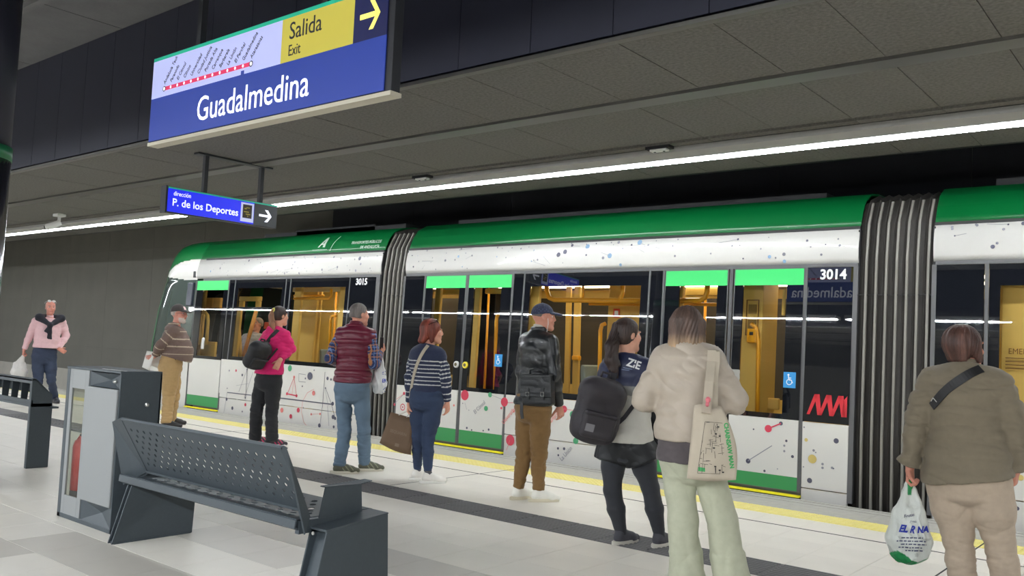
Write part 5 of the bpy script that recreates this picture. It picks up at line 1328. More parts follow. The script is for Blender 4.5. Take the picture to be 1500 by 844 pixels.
from mathutils.bvhtree import BVHTree
class Surf:
    """surface that prints, straps and patches are laid on"""
    def __init__(s, *objs):
        vs = []; fs = []
        for o in objs:
            n = len(vs); vs += [tuple(v.co) for v in o.data.vertices]; fs += [tuple(i+n for i in p.vertices) for p in o.data.polygons]
        s.t = BVHTree.FromPolygons(vs, fs)
    def hit(s, px, py, off=.004):
        d = Vector(ray(px, py)).normalized(); loc, n, i, dist = s.t.ray_cast(Vector(EYEP), d)
        if loc is None:
            # beyond the edge: nearest point of the surface
            best = s.t.find_nearest(Vector(EYEP)+d*s.last); loc, n = best[0], best[1]
        else: s.last = dist
        if n.dot(d) > 0: n = -n
        s.n = n; return np.array(loc+n*off)
    last = 5.0
def print_text(name, body, px, py, ang, size, surf, m, parent, sx=1.0, bold=0, off=.004, shear=0):
    o = text(name, body, 1.0, (0, 0, 0), (1, 0, 0), (0, 1, 0), m, None, 1.0, bold, 0, shear=shear); c, s = math.cos(math.radians(ang)), math.sin(math.radians(ang))
    for v in o.data.vertices:
        x, y = v.co.x*sx*size, v.co.y*size; v.co = Vector(surf.hit(px+x*c-y*s, py-x*s-y*c, off))
    o.data.update(); o.parent = parent
    if parent: rel(o)
    return o
def print_lines(name, segs, surf, m, parent, w=.7, off=.004):
    b = MB()
    for (x0, y0, x1, y1) in segs:
        d = Vector((x1-x0, y1-y0)); L = d.length; d /= L; n = Vector((-d.y, d.x))*w/2; k = max(1, int(L/4)); vs = []
        for i in range(k+1):
            x, y = x0+(x1-x0)*i/k, y0+(y1-y0)*i/k; vs += [surf.hit(x+n.x, y+n.y, off), surf.hit(x-n.x, y-n.y, off)]
        b.add(vs, [(2*i, 2*i+2, 2*i+3, 2*i+1) for i in range(k)])
    o = b.build(name, m, parent); rel(o); return o
def print_patch(name, quad, surf, m, parent, off=.004, n=4):
    q = [np.array(p, float) for p in quad]; vs = [surf.hit(*((q[0]*(1-u)+q[1]*u)*(1-v)+(q[3]*(1-u)+q[2]*u)*v), off) for v in [j/n for j in range(n+1)] for u in [i/n for i in range(n+1)]]
    o = MB().add(vs, [(j*(n+1)+i, j*(n+1)+i+1, (j+1)*(n+1)+i+1, (j+1)*(n+1)+i) for j in range(n) for i in range(n)]).build(name, m, parent); rel(o); return o
def surf_strap(name, pts, w, th, surf, m, parent, off=.003, sub_=5):
    P_ = []; N_ = []
    for (a, b) in zip(pts[:-1], pts[1:]):
        for i in range(sub_):
            t = i/sub_; P_.append(surf.hit(a[0]+(b[0]-a[0])*t, a[1]+(b[1]-a[1])*t, off)); N_.append(np.array(surf.n))
    P_.append(surf.hit(*pts[-1], off)); N_.append(np.array(surf.n))
    for _ in range(6): P_ = [P_[0]]+[(P_[i-1]+2*P_[i]+P_[i+1])/4 for i in range(1, len(P_)-1)]+[P_[-1]]; N_ = [N_[0]]+[unit(N_[i-1]+2*N_[i]+N_[i+1]) for i in range(1, len(N_)-1)]+[N_[-1]]
    return strip(name, P_, w, th, m, parent, N_)
def baseball_cap(p, col, front=None, spots=None, name='cap', brim=.085, tilt=0):
    F = p.hairf(.006); ax = (p.hs, p.hf, p.hu); k = p.hk
    F.ball(p.H(0, -.018, .032), (.083*k, .102*k, .096*k), ax, 0); F.plane(p.H(0, 0, .030), -p.hu+p.hf*.12); F.ball(p.H(0, -.018, .02), (.074*k, .093*k, .085*k), ax, 0, cut=True)
    F.ball(p.H(0, .085, .034), (.066*k, brim*k, .016*k), (p.hs, unit(p.hf-p.hu*.12), unit(p.hu+p.hf*.12)), .006)
    F.ball(p.H(0, .06, .004), (.07*k, .075*k, .026*k), ax, .003, cut=True)
    F.ball(p.H(0, -.018, .128), .006, ax, .004)
    def colf(P_):
        c = np.tile(L3(col), (len(P_), 1)); q = (P_-p.Hc)/k; a, b, z = q@p.hs, q@p.hf, q@p.hu
        az = np.arctan2(a, b+.018); seam = (np.abs(np.sin(az*3)) < .05) & (z > .04); c[seam] *= .6
        if spots is not None: m = (np.sin(a*190)*np.sin(b*190)*np.sin(z*190+1) > .18); c[m] = L3(spots)
        if front is not None: m = (np.abs(a) < .022) & (b > .03) & (z > .055) & (z < .095); c[m] = L3(front)
        return c
    return make(name, F, M_cloth, p.root, colf=colf, lap=1)
def backpack(label, c, side, out, up, size, col, pocket=True, group=None, patch=None, h=.007, lean_=0, piping=None):
    # size = (width, height, depth); out = direction away from the wearer's back
    t = empty('backpack', label, 'backpack', group, tuple(float(x) for x in c)); w, hh, d = size
    side = unit(side); out = unit(out-side*np.dot(out, side)); up = unit(np.cross(side, out)); up = up if up[2] > 0 else -up; ax = (side, out, up)
    Q = lambda a, b, z: np.asarray(c)+side*a+out*b+up*z
    F = Field(np.asarray(c)-hh*.85, np.asarray(c)+hh*.85, h)
    F.rbox(Q(0, 0, -.05*hh), (w/2, d/2, hh*.42), ax, .055, .0); F.seg(Q(-w*.17, 0, hh*.28), Q(w*.17, 0, hh*.28), d*.52, k=.08); F.ball(Q(0, .01, -.2*hh), (w*.52, d*.60, hh*.30), ax, .05)
    F.seg(Q(-w*.47, 0, -hh*.3), Q(-w*.40, 0, hh*.2), .004, k=.01)
    body = make('pack_body', F, M_nylon, t, 31, .004, 13, colf=lambda P_: np.tile(L3(col), (len(P_), 1)), base=1)
    if pocket:
        F = Field(Q(0, 0, 0)-hh*.8, Q(0, 0, 0)+hh*.8, h); F.rbox(Q(0, d*.56, -hh*.20), (w*.40, d*.16, hh*.20), ax, .035, 0); F.rbox(Q(0, d*.68, -hh*.02), (w*.38, .02, .012), ax, .006, .01)
        make('front_pocket', F, M_nylon, t, 33, .003, 16, colf=lambda P_: np.tile(L3(col)*1.05, (len(P_), 1)), base=1)
    b = MB(); zc = mat('zip_grey', piping or (70, 70, 74), .4)
    for rr in (0, 1):
        pts = [Q(w*.46*math.cos(a), d*(.40-.12*rr), hh*(.10+.30*math.sin(a))) for a in [math.pi*i/14 for i in range(15)]]; b.tube(pts, .004, 6)
    o = b.build('zip', zc, t, smooth=True); rel(o)
    o = MB().tube([Q(-.03, -d*.25, hh*.46), Q(-.025, -d*.25, hh*.54), Q(.025, -d*.25, hh*.54), Q(.03, -d*.25, hh*.46)], .010, 8).build('grab_loop', mat('webbing_%d' % col[0], col, .7), t, smooth=True); rel(o)
    if patch:
        o = MB().add([Q(-.03+patch[0], d*.735, -hh*.24-.025), Q(.03+patch[0], d*.735, -hh*.24-.025), Q(.03+patch[0], d*.735, -hh*.24+.025), Q(-.03+patch[0], d*.735, -hh*.24+.025)], [(0, 1, 2, 3)]).build('patch', mat('patch_grey', (120, 118, 122), .6), t); rel(o)
        md = o.modifiers.new('s', 'SOLIDIFY'); md.thickness = .006; md.offset = 0
    t['axes'] = 0; del t['axes']
    return t, Q, body
M_plastic = mat('carrier_plastic', (226, 226, 222), .32, attr='Col', noise=.05, nscale=40, bump=.6, bscale=45, stretch=(1, 1, .35))
def carrier_bag(label, hand, w, hgt, v, r, colf, group=None, h=.006, seed=7, depth=.6, fat=.55, shift=0, name='carrier_bag', handles=True):
    t = empty(name, label, 'bag', group, tuple(float(x) for x in hand)); hand = np.asarray(hand, float); Z = V(0, 0, 1)
    F = Field(hand-V(w, w, hgt*1.15), hand+V(w, w, .06), h); q = lambda a, b, z: hand+r*(a+shift)+v*b-Z*z
    F.seg(q(0, 0, hgt*.36), q(0, 0, hgt*.72), (w*.33, w*.22*depth), (w*.46, w*.50*depth), side=r, k=.03); F.seg(q(0, 0, hgt*.72), q(0, 0, hgt*.88), (w*.46, w*.50*depth), (w*.40, w*.42*depth), side=r, k=.03, cap=.9)
    if handles:
        for e in (1, -1):
            F.seg(q(-shift, .01*e, -.005), q(w*.17*e, 0, hgt*.38), (.014, .010), (w*.15, w*.14*depth), side=r, k=.015)
    else: F.seg(q(-shift, 0, 0), q(0, 0, hgt*.40), (.02, .015), (w*.30, w*.22*depth), side=r, k=.02)
    def disp(P_):
        az = (P_-hand)@r; zz = (P_-hand)[:, 2]; n1 = wav(np.stack([az, (P_-hand)@v, zz*.3], 1), seed, 60); n2 = 1-np.abs(wav(P_-hand, seed+3, 30, (1, 1, .6))); return .004*n1+.008*(n2**3-.3)
    body = make('bag_body', F, M_plastic, t, colf=lambda P_: colf(P_, hand, hgt, r), disp=disp, lap=1)
    return t, body
# ---------------------------------------------------------------- the people on the platform
Z3 = V(0, 0, 1)
def grid_sheet(name, quad, n, fn, m, parent, th=.004):
    q = [np.asarray(p, float) for p in quad]; vs = []
    for j in range(n+1):
        for i in range(n+1):
            u, v = i/n, j/n; vs.append((q[0]*(1-u)+q[1]*u)*(1-v)+(q[3]*(1-u)+q[2]*u)*v+fn(u, v))
    o = MB().add(vs, [(j*(n+1)+i, j*(n+1)+i+1, (j+1)*(n+1)+i+1, (j+1)*(n+1)+i) for j in range(n) for i in range(n)]).build(name, m, parent, smooth=True)
    if parent is not None: rel(o)
    md = o.modifiers.new('s', 'SOLIDIFY'); md.thickness = th; md.offset = 0; return o
def short_hair(p, col, low=-.03, front=.045, thick=.004, thin=None):
    F = p.hairf(.005); ax = (p.hs, p.hf, p.hu); k = p.hk
    F.ball(p.H(0, -.020, .030), ((.075+thick)*k, (.093+thick)*k, (.087+thick)*k), ax, 0); F.ball(p.H(0, -.045, -.02), (.066*k, .06*k, .06*k), ax, .02)
    F.plane(p.H(0, .0, low), -p.hu-p.hf*.15); F.plane(p.H(0, front, .03), unit(p.hf-p.hu*.55)); 
    for e in (1, -1): F.ball(p.H(.078*e, .012, -.012), (.02*k, .034*k, .034*k), ax, .004, cut=True)
    return p.hair(F, col, 'hair', amp=.0015)
def headband_glasses(p, z=.085, col=(30, 30, 32), name='sunglasses', f=.055):
    b = MB()
    for e in (1, -1):
        c = p.H(.033*e, f+.012, z+.01); up = unit(p.hu*.6-p.hf*.8*-1) if 0 else unit(p.hu+p.hf*-.6); n = 12
        ring_ = [c+(p.hs*math.cos(t)*.028+up*math.sin(t)*.022) for t in [2*math.pi*i/n for i in range(n)]]; off = unit(np.cross(p.hs, up))*.004
        b.add([*ring_, *[q+off for q in ring_]], [tuple(range(n)), tuple(range(n, 2*n))[::-1]]+[(i, (i+1) % n, n+(i+1) % n, n+i) for i in range(n)])
        b.tube([p.H(.062*e, f+.0, z+.006), p.H(.080*e, f-.05, z-.01), p.H(.082*e, f-.085, z-.03)], .003, 6)
    b.tube([p.H(-.008, f+.014, z+.012), p.H(.008, f+.014, z+.012)], .003, 6)
    o = b.build(name, mat('lens_%d' % col[0], col, .15), p.root); rel(o); return o
DOWN = V(0, 0, -1)

# 1 — man in the black leather jacket
p = Person('man in black leather jacket, brown trousers and dark patterned cap, hands lowered', (782, 735), h=.0065, skin=(204, 142, 120))
p.setup((797, 465, .0), 82, (790, 488, 0), (782, 594, 0), 45, shw=.178, hscale=.98)
p.arms(((812, 545, -.15), (819, 594, -.02)), ((764, 545, .10), (768, 592, .18)))
p.legs((782, 735, 72, 790, 665, .0), (754, 732, 50, 768, 663, .05))
p.body({1: dict(d=DOWN+p.f*.35, palm=-p.side+p.f*.2, curl=.55), -1: dict(d=DOWN+p.f*.2, palm=p.side, curl=.5)})
p.trousers(M_cloth, p.P[2]+.10, r=(.096, .086, .070, .064, .054), hem=.02, color=(122, 92, 52), seed=11, amp=.009)
jk = p.shirt('leather_jacket', M_leather, p.P[2]+.005, off=.020, sleeve=(.062, .060, .052, .048, .042), seed=12, amp=.0075, freq=12, color=(30, 32, 35), collar=(.04, .070), cuff=(.97, .97))
p.shoes(col=(226, 224, 214), sole=(212, 204, 180))
F = p.hairf(.006); F.seg(p.N+p.up*.02, p.N+p.up*.065+p.f*.005, .058, .060, k=0, cap=.2); make('shirt_collar', F, M_cloth, p.root, 3, .004, 20, col=(196, 190, 180))
F = p.hairf(.006); F.seg(p.N+p.up*.00-p.f*.004, p.N+p.up*.050-p.f*.012, .078, .070, k=0, cap=.2); F.ball(p.N+p.up*.07+p.f*.05, (.045, .045, .05), k=.01, cut=True); make('jacket_collar', F, M_leather, p.root, 3, .004, 20, col=(30, 32, 35))
baseball_cap(p, (46, 52, 74), spots=(66, 72, 98))
short_hair(p, (110, 100, 94), low=-.005, front=-.02, thick=.001)
o = MB().tube([p.H(.072, .025, -.01), p.H(.068, .03, -.06), p.H(.06, .02, -.14)], .0025, 6).build('earphone_cable', M_white, p.root); rel(o)
S = Surf(jk)
st = empty('satchel', 'black leather satchel with a flap and two buckles hanging on the jacket', 'bag', None, tuple(float(x) for x in S.hit(787, 570, .06)))
c = S.hit(789, 573, .055); sd = unit(p.side*.9-p.v*.1+p.f*0); od = -p.f; od = unit(od+p.side*.25); sd = unit(np.cross(od, Z3)); sd = sd if sd.dot(p.r) > 0 else -sd; sd = unit(sd+Z3*.06); upx = unit(np.cross(od, sd)); upx = upx if upx[2] > 0 else -upx
Q = lambda a, b, z: c+sd*a+od*b+upx*z
F = Field(c-.3, c+.3, .006); F.rbox(c, (.148, .042, .125), (sd, od, upx), .02, 0); make('bag_body', F, M_leather, st, 5, .003, 16, col=(30, 32, 35), base=1)
F = Field(c-.3, c+.3, .006); F.rbox(Q(0, .044, .035), (.155, .010, .095), (sd, od, upx), .008, 0); F.rbox(Q(0, 0, .125), (.155, .05, .012), (sd, od, upx), .008, .01); make('flap', F, M_leather, st, 6, .003, 14, col=(30, 32, 35), base=1)
o = MB().tube([Q(-.07, .02, .13), Q(-.06, .035, .175), Q(0, .04, .185), Q(.06, .035, .172), Q(.075, .02, .13)], .010, 8).build('handle', M_leather, st, smooth=True); rel(o)
for a in (-.07, .075):
    o = MB().add([Q(a-.012, .056, -.075), Q(a+.012, .056, -.075), Q(a+.012, .056, .02), Q(a-.012, .056, .02), Q(a-.012, .062, -.075), Q(a+.012, .062, -.075), Q(a+.012, .062, .02), Q(a-.012, .062, .02)], [(0, 1, 2, 3), (7, 6, 5, 4), (0, 4, 5, 1), (1, 5, 6, 2), (2, 6, 7, 3), (3, 7, 4, 0)]).build('buckle_strap', M_leather, st); rel(o)
    o = MB().tube([Q(a-.016, .066, -.045), Q(a+.016, .066, -.045), Q(a+.016, .066, -.015), Q(a-.016, .066, -.015)], .003, 6, closed=True).build('buckle', M_zincb, st); rel(o)
strip('shoulder_strap', [Q(.15, 0, .08), Q(.165, -.01, .12), S.hit(811, 520, .01), S.hit(806, 497, .012), p.sh[1]+p.up*.07-p.side*.06+p.f*.02], .028, .005, M_leather, st, [od, od, -p.v, -p.v+Z3*.5, Z3])
o = strip('strap_end', [Q(-.135, .05, -.11), Q(-.135, .055, -.18), Q(-.125, .055, -.24)], .03, .006, M_leather, st, od)

# 2 — woman with the dark ponytail and backpack
p = Person('woman with long dark ponytail, navy, grey and white jersey, black shorts and dark tights', (932, 800), h=.006, skin=(214, 160, 136))
p.setup((920, 491, .0), 58, (920, 523, 0), (917, 648, 0), 18, shw=.160, hscale=.97, hipw=.085)
p.arms(((955, 588, -.02), (962, 606, .20)), ((872, 590, .04), (880, 612, .22)))
p.legs((961, 802, 35, 953, 716, -.02), (904, 798, 40, 897, 718, 0))
p.body({1: dict(d=p.f-Z3*.4, palm=-p.side, curl=.7), -1: dict(d=p.f-Z3*.4, palm=p.side, curl=.7)})
p.trousers(M_cloth, p.P[2]+.08, r=(.094, .080, .060, .062, .038), hem=-.02, color=(42, 44, 50), seed=14, amp=.0015, name='tights', off=.004)
F0 = lambda F: None
class _T: pass
lo, hi = p.box([p.P], .32); F = Field(lo, hi, .006); L_ = np.linalg.norm(p.N-p.P)
F.seg(p.P+p.up*.12, p.P-Z3*.02, (.150, .112), (.185, .150), side=p.side, k=.03)
for e in (1, -1): F.seg(p.hip[e], p.hip[e]*.62+p.kn[e]*.38+p.side*e*.015, (.115, .12), (.125, .125), side=p.side, k=.03, cap=.15)
F.plane(V(0, 0, p.P[2]+.10), Z3); make('shorts', F, M_poly, p.root, 15, .006, 12, (1.4, 1.4, .6), [p.P-Z3*.1], .3, .8, col=(20, 22, 27))
def jersey(P_):
    d, al = p.armparam(P_); z = P_[:, 2]; c = np.tile(L3((200, 197, 188)), (len(P_), 1)); zN = p.N[2]; lat = (P_-p.P)@p.side
    c[(z > zN-.265)] = L3((128, 128, 126)); c[(z > zN-.20)] = L3((36, 42, 72)); c[(d < .068) & (np.abs(lat) > .14)] = L3((36, 40, 64)); return c
js = p.shirt('jersey', M_poly, p.P[2]+.005, off=.018, sleeve=(.060, .056, .048, .044, .036), seed=16, amp=.007, freq=12, colf=jersey, cuff=(.9, .9), ring=[(-.10, .186, .150, -.01), (.10, .170, .130, -.01), (.35, .150, .105, 0), (.62, .152, .108, .008), (.80, .158, .108, .0), (.92, .120, .082, -.01), (1.0, .060, .058, -.01)], aniso=(1.2, 1.2, .8))
S = Surf(js)
# hair drawn back into a ponytail
F = p.hairf(.006, .26); ax = (p.hs, p.hf, p.hu)
F.ball(p.H(0, -.022, .030), (.082, .098, .094), ax, 0); F.ball(p.H(0, -.05, -.02), (.068, .06, .07), ax, .03); F.plane(p.H(0, .045, .03), unit(p.hf-p.hu*.35)); F.plane(p.H(0, 0, -.07), -p.hu)
for e in (1, -1): F.ball(p.H(.08*e, .01, -.012), (.02, .03, .032), ax, .004, cut=True)
p.hair(F, (52, 37, 32), amp=.0015)
F = Field(p.Hc-.32, p.Hc+.2, .006)
pt = [p.H(0, -.10, .065), p.K(902, 492, -.06), p.K(896, 508, -.10), p.K(895, 528, -.13), p.K(899, 543, -.14), p.K(904, 553, -.14)]
for i, (a, b) in enumerate(zip([.026, .038, .042, .040, .028], [.038, .042, .040, .028, .010])): F.seg(pt[i], pt[i+1], a, b, k=.02)
F.seg(pt[2], p.K(908, 535, -.14), .02, .012, k=.02); p.hair(F, (48, 34, 30), 'ponytail', amp=.006, freq=30)
print_text('jersey_text', 'ZIE', 917.5, 535.2, -19, 15.5, S, M_num, js, .92, .03, .006)
print_lines('jersey_lettering', [(913, 538.5, 926, 541.5), (911, 541.5, 922, 543)], S, mat('print_jersey_blue', (110, 128, 160), .6), js, .9)
p.shoes(col=(66, 66, 72), sole=(196, 192, 182), accent=None, size=.93, m=M_cloth)
# dark coat over the right forearm
F = Field(p.K(955, 600, 0)-.34, p.K(955, 600, 0)+.3, .007); a0 = p.K(953, 582, .05); a1 = p.K(966, 585, .15)
F.seg(p.K(957, 585, .06), p.K(957, 655, .03), (.07, .035), (.085, .035), side=p.r, k=.02); F.seg(p.K(964, 590, .1), p.K(962, 660, .08), (.05, .04), (.06, .03), side=p.r, k=.02); F.plane(p.K(958, 664, 0), DOWN)
ct = empty('folded_coat', 'black coat carried over the forearm of the woman with the ponytail', 'coat', None, tuple(float(x) for x in a0)); make('coat_cloth', F, M_cloth, ct, 44, .010, 14, (1.5, 1.5, .5), base=1, col=(22, 23, 28))
bp, Q, bb = backpack('large black-brown backpack slung on the back of the woman with the ponytail', p.K(876, 600, -.24), unit(p.r*.93+Z3*-.20+p.v*.33), unit(-p.v*.93+p.r*-.3), Z3, (.30, .46, .17), (46, 42, 47), patch=(-.06,), piping=(58, 54, 58))
M_web = mat('webbing_dark', (40, 38, 44), .7)
strip('strap', [Q(.05, -.07, .17), p.K(898, 548, -.16), p.K(901, 537, -.13), p.K(899, 529, -.04), p.K(897, 533, .06)], .06, .012, M_web, bp, [-p.v, -p.v, -p.v+Z3, Z3, p.v])
strip('strap', [Q(.13, -.06, -.15), S.hit(915, 612, .012), S.hit(926, 596, .012), S.hit(938, 582, .012), p.K(946, 572, .02)], .028, .006, M_web, bp, [-p.v, -p.v, -p.v, -p.v, -p.v])

# 3 — woman in the cream bomber jacket
p = Person('woman with shoulder-length blonde-brown hair, cream bomber jacket and wide pale green trousers', (1032, 885), h=.006, skin=(214, 160, 136))
p.setup((1007, 481, .0), 12, (1008, 509, 0), (1013, 668, 0), 8, shw=.152, hscale=.98, hipw=.080)
p.arms(((1077, 588, -.02), (1070, 566, .24)), ((944, 585, .0), (962, 590, .24)))
p.legs((1072, 892, 15, 1058, 765, 0), (1003, 884, 10, 1000, 762, 0))
p.body({1: dict(d=p.f*.6-p.side*.6+Z3*.3, palm=Z3-p.side*.3, curl=.7), -1: dict(d=p.f*.6+p.side*.6+Z3*.1, palm=Z3, curl=.5)})
gr = (174, 176, 154)
p.trousers(M_cloth, p.P[2]-.005, r=(.088, .080, .078, .086, .112), hem=-.07, color=gr, seed=17, amp=.008, freq=10, aniso=(1.5, 1.5, .35), base=.9, cap=.15)
lo, hi = p.box([p.P], .3); F = Field(lo, hi, .007); F.seg(p.P+p.up*.2, p.P-Z3*.04, (.168, .128), (.194, .164), side=p.side, k=.02); F.plane(V(0, 0, p.P[2]-.03), DOWN); F.plane(V(0, 0, p.P[2]+.16), Z3)
make('grey_shirt', F, M_cloth, p.root, 18, .006, 16, base=1, col=(82, 75, 77))
def hemband(F): F.seg(p.P+p.up*.135, p.P+p.up*.105, (.150, .115), (.148, .113), side=p.side, k=.01, cap=.2)
bj = p.shirt('bomber_jacket', M_poly, p.P[2]+.085, off=.034, sleeve=(.066, .070, .066, .058, .046), seed=19, amp=.008, freq=10, color=(176, 164, 149), collar=(.03, .072), cuff=(.86, .80), ring=[(.10, .142, .102, 0), (.17, .150, .115, 0), (.26, .158, .122, 0), (.42, .152, .115, .0), (.62, .156, .112, .004), (.80, .158, .108, .0), (.92, .120, .085, -.01), (1.0, .060, .060, -.01)], extra=hemband, base=.7)
p.shoes(col=(200, 198, 190), sole=(220, 216, 206))
F = Field(p.Hc-.30, p.Hc+.2, .006); ax = (p.hs, p.hf, p.hu)
F.ball(p.H(0, -.022, .030), (.086, .100, .096), ax, 0); F.plane(p.H(0, .05, .03), unit(p.hf-p.hu*.2))
F.seg(p.H(0, -.035, .03), p.H(.0, -.050, -.115), (.086, .078), (.094, .050), side=p.hs, k=.03, cap=.3)
for e in (1, -1): F.seg(p.H(.062*e, .0, .03), p.H(.080*e, .01, -.12), .034, .024, k=.03, cap=.4); F.seg(p.H(.045*e, -.06, -.02), p.H(.05*e, -.075, -.13), .03, .016, k=.03)
def bl(P_):
    q = P_-p.Hc; z = q@p.hu; az = np.arctan2(q@p.hs, q@p.hf); n = wav(np.stack([az*.25, z*.06, az*0], 1), 4, 80); t = np.clip((-z-.03)/.09, 0, 1)[:, None]; return (L3((84, 66, 58))*(1-t)+L3((176, 146, 112))*t)*(1+.4*n[:, None]).clip(.5, 1.8)
make('hair', F, M_hair, p.root, colf=bl, disp=lambda P_: .0032*np.sin(np.arctan2((P_-p.Hc)@p.hs, (P_-p.Hc)@p.hf)*34+6*np.sin((P_-p.Hc)[:, 2]*16)))
ph = empty('phone', 'pale phone held up in front of the woman in the bomber jacket', 'phone', None, tuple(float(x) for x in p.K(1074, 562, .26))); F = Field(p.K(1074, 558, .26)-.12, p.K(1074, 558, .26)+.12, .005); F.rbox(p.K(1074, 558, .26), (.036, .006, .072), (p.r, unit(p.v+Z3*.4), unit(Z3-p.v*.4)), .006, 0); make('phone_body', F, M_white, ph, lap=0)
# tote bag on her shoulder
S = Surf(bj)
tt = empty('tote_bag', 'natural canvas tote bag with a black sketch print hanging behind the shoulder', 'bag', None, tuple(float(x) for x in p.K(1042, 650, -.2)))
M_canvas = mat('canvas', (186, 175, 157), .9, noise=.05, nscale=14, bump=.25, bscale=500)
TB = -.255
TL, TR, BR, BL_ = p.K(1017, 594, TB), p.K(1057, 596, TB), p.K(1078, 703, TB+.02), p.K(1006, 701, TB)
def bulge(u, v): return -p.v*(.030*math.sin(math.pi*u)*math.sin(math.pi*min(1, v*1.0))**.7+.006*math.sin(9*u+4*v)*math.sin(7*v+2))+p.r*(.035*max(0, u-.5)*2*math.sin(math.pi*v)**1.0)-Z3*(.010*math.sin(math.pi*u)*v)+Z3*.008*math.sin(2*math.pi*u)*(1-v)
front = grid_sheet('bag_front', (TL, TR, BR, BL_), 16, bulge, M_canvas, tt)
for pp in front.data.polygons: pass
back = grid_sheet('bag_back', (TL+p.v*.05, TR+p.v*.05, BR+p.v*.03, BL_+p.v*.03), 12, lambda u, v: p.v*(.02*math.sin(math.pi*u)*math.sin(math.pi*v))+p.r*(.035*max(0, u-.5)*2*math.sin(math.pi*v)), M_canvas, tt)
fr = np.array([v.co[:] for v in front.data.vertices]).reshape(17, 17, 3); bk = np.array([v.co[:] for v in back.data.vertices]).reshape(13, 13, 3)
b = MB()
for e, n_ in ((fr[:, 0], bk[:, 0]), (fr[:, -1], bk[:, -1]), (fr[-1], bk[-1])):
    m_ = 13; A_ = [e[int(round(i*16/12))] for i in range(m_)]; b.add([*A_, *n_], [(i, i+1, m_+i+1, m_+i) for i in range(m_-1)])
o = b.build('bag_side', M_canvas, tt); rel(o)
strip('strap', [p.K(1034, 606, TB-.035), p.K(1036, 590, TB+.01), p.K(1039, 560, TB+.055), S.hit(1041, 530, .008), S.hit(1042, 516, .010), p.K(1042, 507, .03), p.K(1042, 520, .14)], .045, .006, M_canvas, tt, [-p.v, -p.v, -p.v, -p.v, -p.v+Z3*.4, Z3, p.v])
strip('strap', [p.K(1045, 607, TB+.04), p.K(1045, 590, TB+.05), p.K(1045, 560, TB+.08), S.hit(1046, 532, .014), S.hit(1046, 518, .016), p.K(1046, 509, .03), p.K(1046, 522, .15)], .045, .006, M_canvas, tt, [-p.v, -p.v, -p.v, -p.v, -p.v+Z3*.4, Z3, p.v])
SB = Surf(front); SB.last = 4.6
M_ink = mat('ink_black', (44, 42, 44), .7); M_gink = mat('ink_green', (66, 160, 92), .7)
print_text('tote_text', 'CHAINSAW MAN', 1060.2, 620, -82, 8.6, SB, M_gink, tt, 1.0, .05, .004)
rnd = random.Random(3); segs = []
qd = [(1033, 618), (1058, 620), (1063, 694), (1022, 693)]
def uv(u, v): return ((qd[0][0]*(1-u)+qd[1][0]*u)*(1-v)+(qd[3][0]*(1-u)+qd[2][0]*u)*v, (qd[0][1]*(1-u)+qd[1][1]*u)*(1-v)+(qd[3][1]*(1-u)+qd[2][1]*u)*v)
for (a, b_) in (((0, 0), (1, 0)), ((0, 0), (0, 1)), ((0, 1), (.8, 1))): segs.append((*uv(*a), *uv(*b_)))
for i in range(46):
    u, v = rnd.random()*.9, rnd.random()*.95; l = rnd.uniform(.06, .3)
    u2, v2 = (min(1, u+l), v+rnd.uniform(-.03, .03)) if rnd.random() < .45 else (u+rnd.uniform(-.04, .04), min(1, v+l*.7)); segs.append((*uv(u, v), *uv(max(0, min(1, u2)), max(0, min(1, v2)))))
print_lines('tote_print', segs, SB, M_ink, tt, .55)
for u, v in ((.75, .08), (.62, .22), (.82, .26), (.55, .5), (.62, .86), (.78, .93), (.9, .97)): x, y = uv(u, v); print_patch('tote_print', [(x-1.6, y-1), (x+1.6, y-.8), (x+1.4, y+1.2), (x-1.6, y+1)], SB, M_ink, tt, n=1)
print_patch('tote_tag', [(1023.5, 684), (1033, 685.5), (1033, 691), (1023, 690)], SB, M_gink, tt, n=1)
o = MB().lathe([(.004, 0), (.012, .004), (.014, .02), (.006, .03)], tuple(p.K(1037, 590, TB-.03)), 8).lathe([(.003, 0), (.010, .006), (.010, .02), (.004, .026)], tuple(p.K(1036, 596, TB-.035)), 8).build('bag_charm', mat('charm_pink', (220, 120, 130), .6), tt); rel(o)

# 4 — woman in the olive jacket
p = Person('woman with short brown bob in an olive jacket and beige trousers, seen from behind', (1436, 886), h=.0065, build=1.18, depth=1.15, skin=(206, 140, 120))
p.setup((1415, 508, .0), 52, (1413, 540, 0), (1417, 697, 0), 14, shw=.200, hscale=1.0, hipw=.095)
p.arms(((1486, 622, -.04), (1489, 689, .05)), ((1341, 617, -.02), (1333, 684, .02)))
p.legs((1470, 893, 45, 1462, 785, 0), (1404, 882, 45, 1403, 785, 0))
p.body({1: dict(d=DOWN-p.side*.15+p.f*.1, palm=-p.side, curl=.75), -1: dict(d=DOWN+p.f*.1, palm=p.side-p.f*.3, curl=1.25, thumb=1)})
p.trousers(M_cloth, p.P[2]+.12, r=(.112, .100, .082, .078, .078), hem=-.03, color=(178, 161, 142), seed=21, amp=.006, freq=13, seat=1.08, off=.012)
def cuffs(F):
    for e in (1, -1):
        d = unit(p.wr[e]-p.el[e]); c_ = p.el[e]+(p.wr[e]-p.el[e])*.93-p.side*.0; F.seg(c_-d*.06, c_-p.r*.012, .052, .072, k=.008, cap=.2)
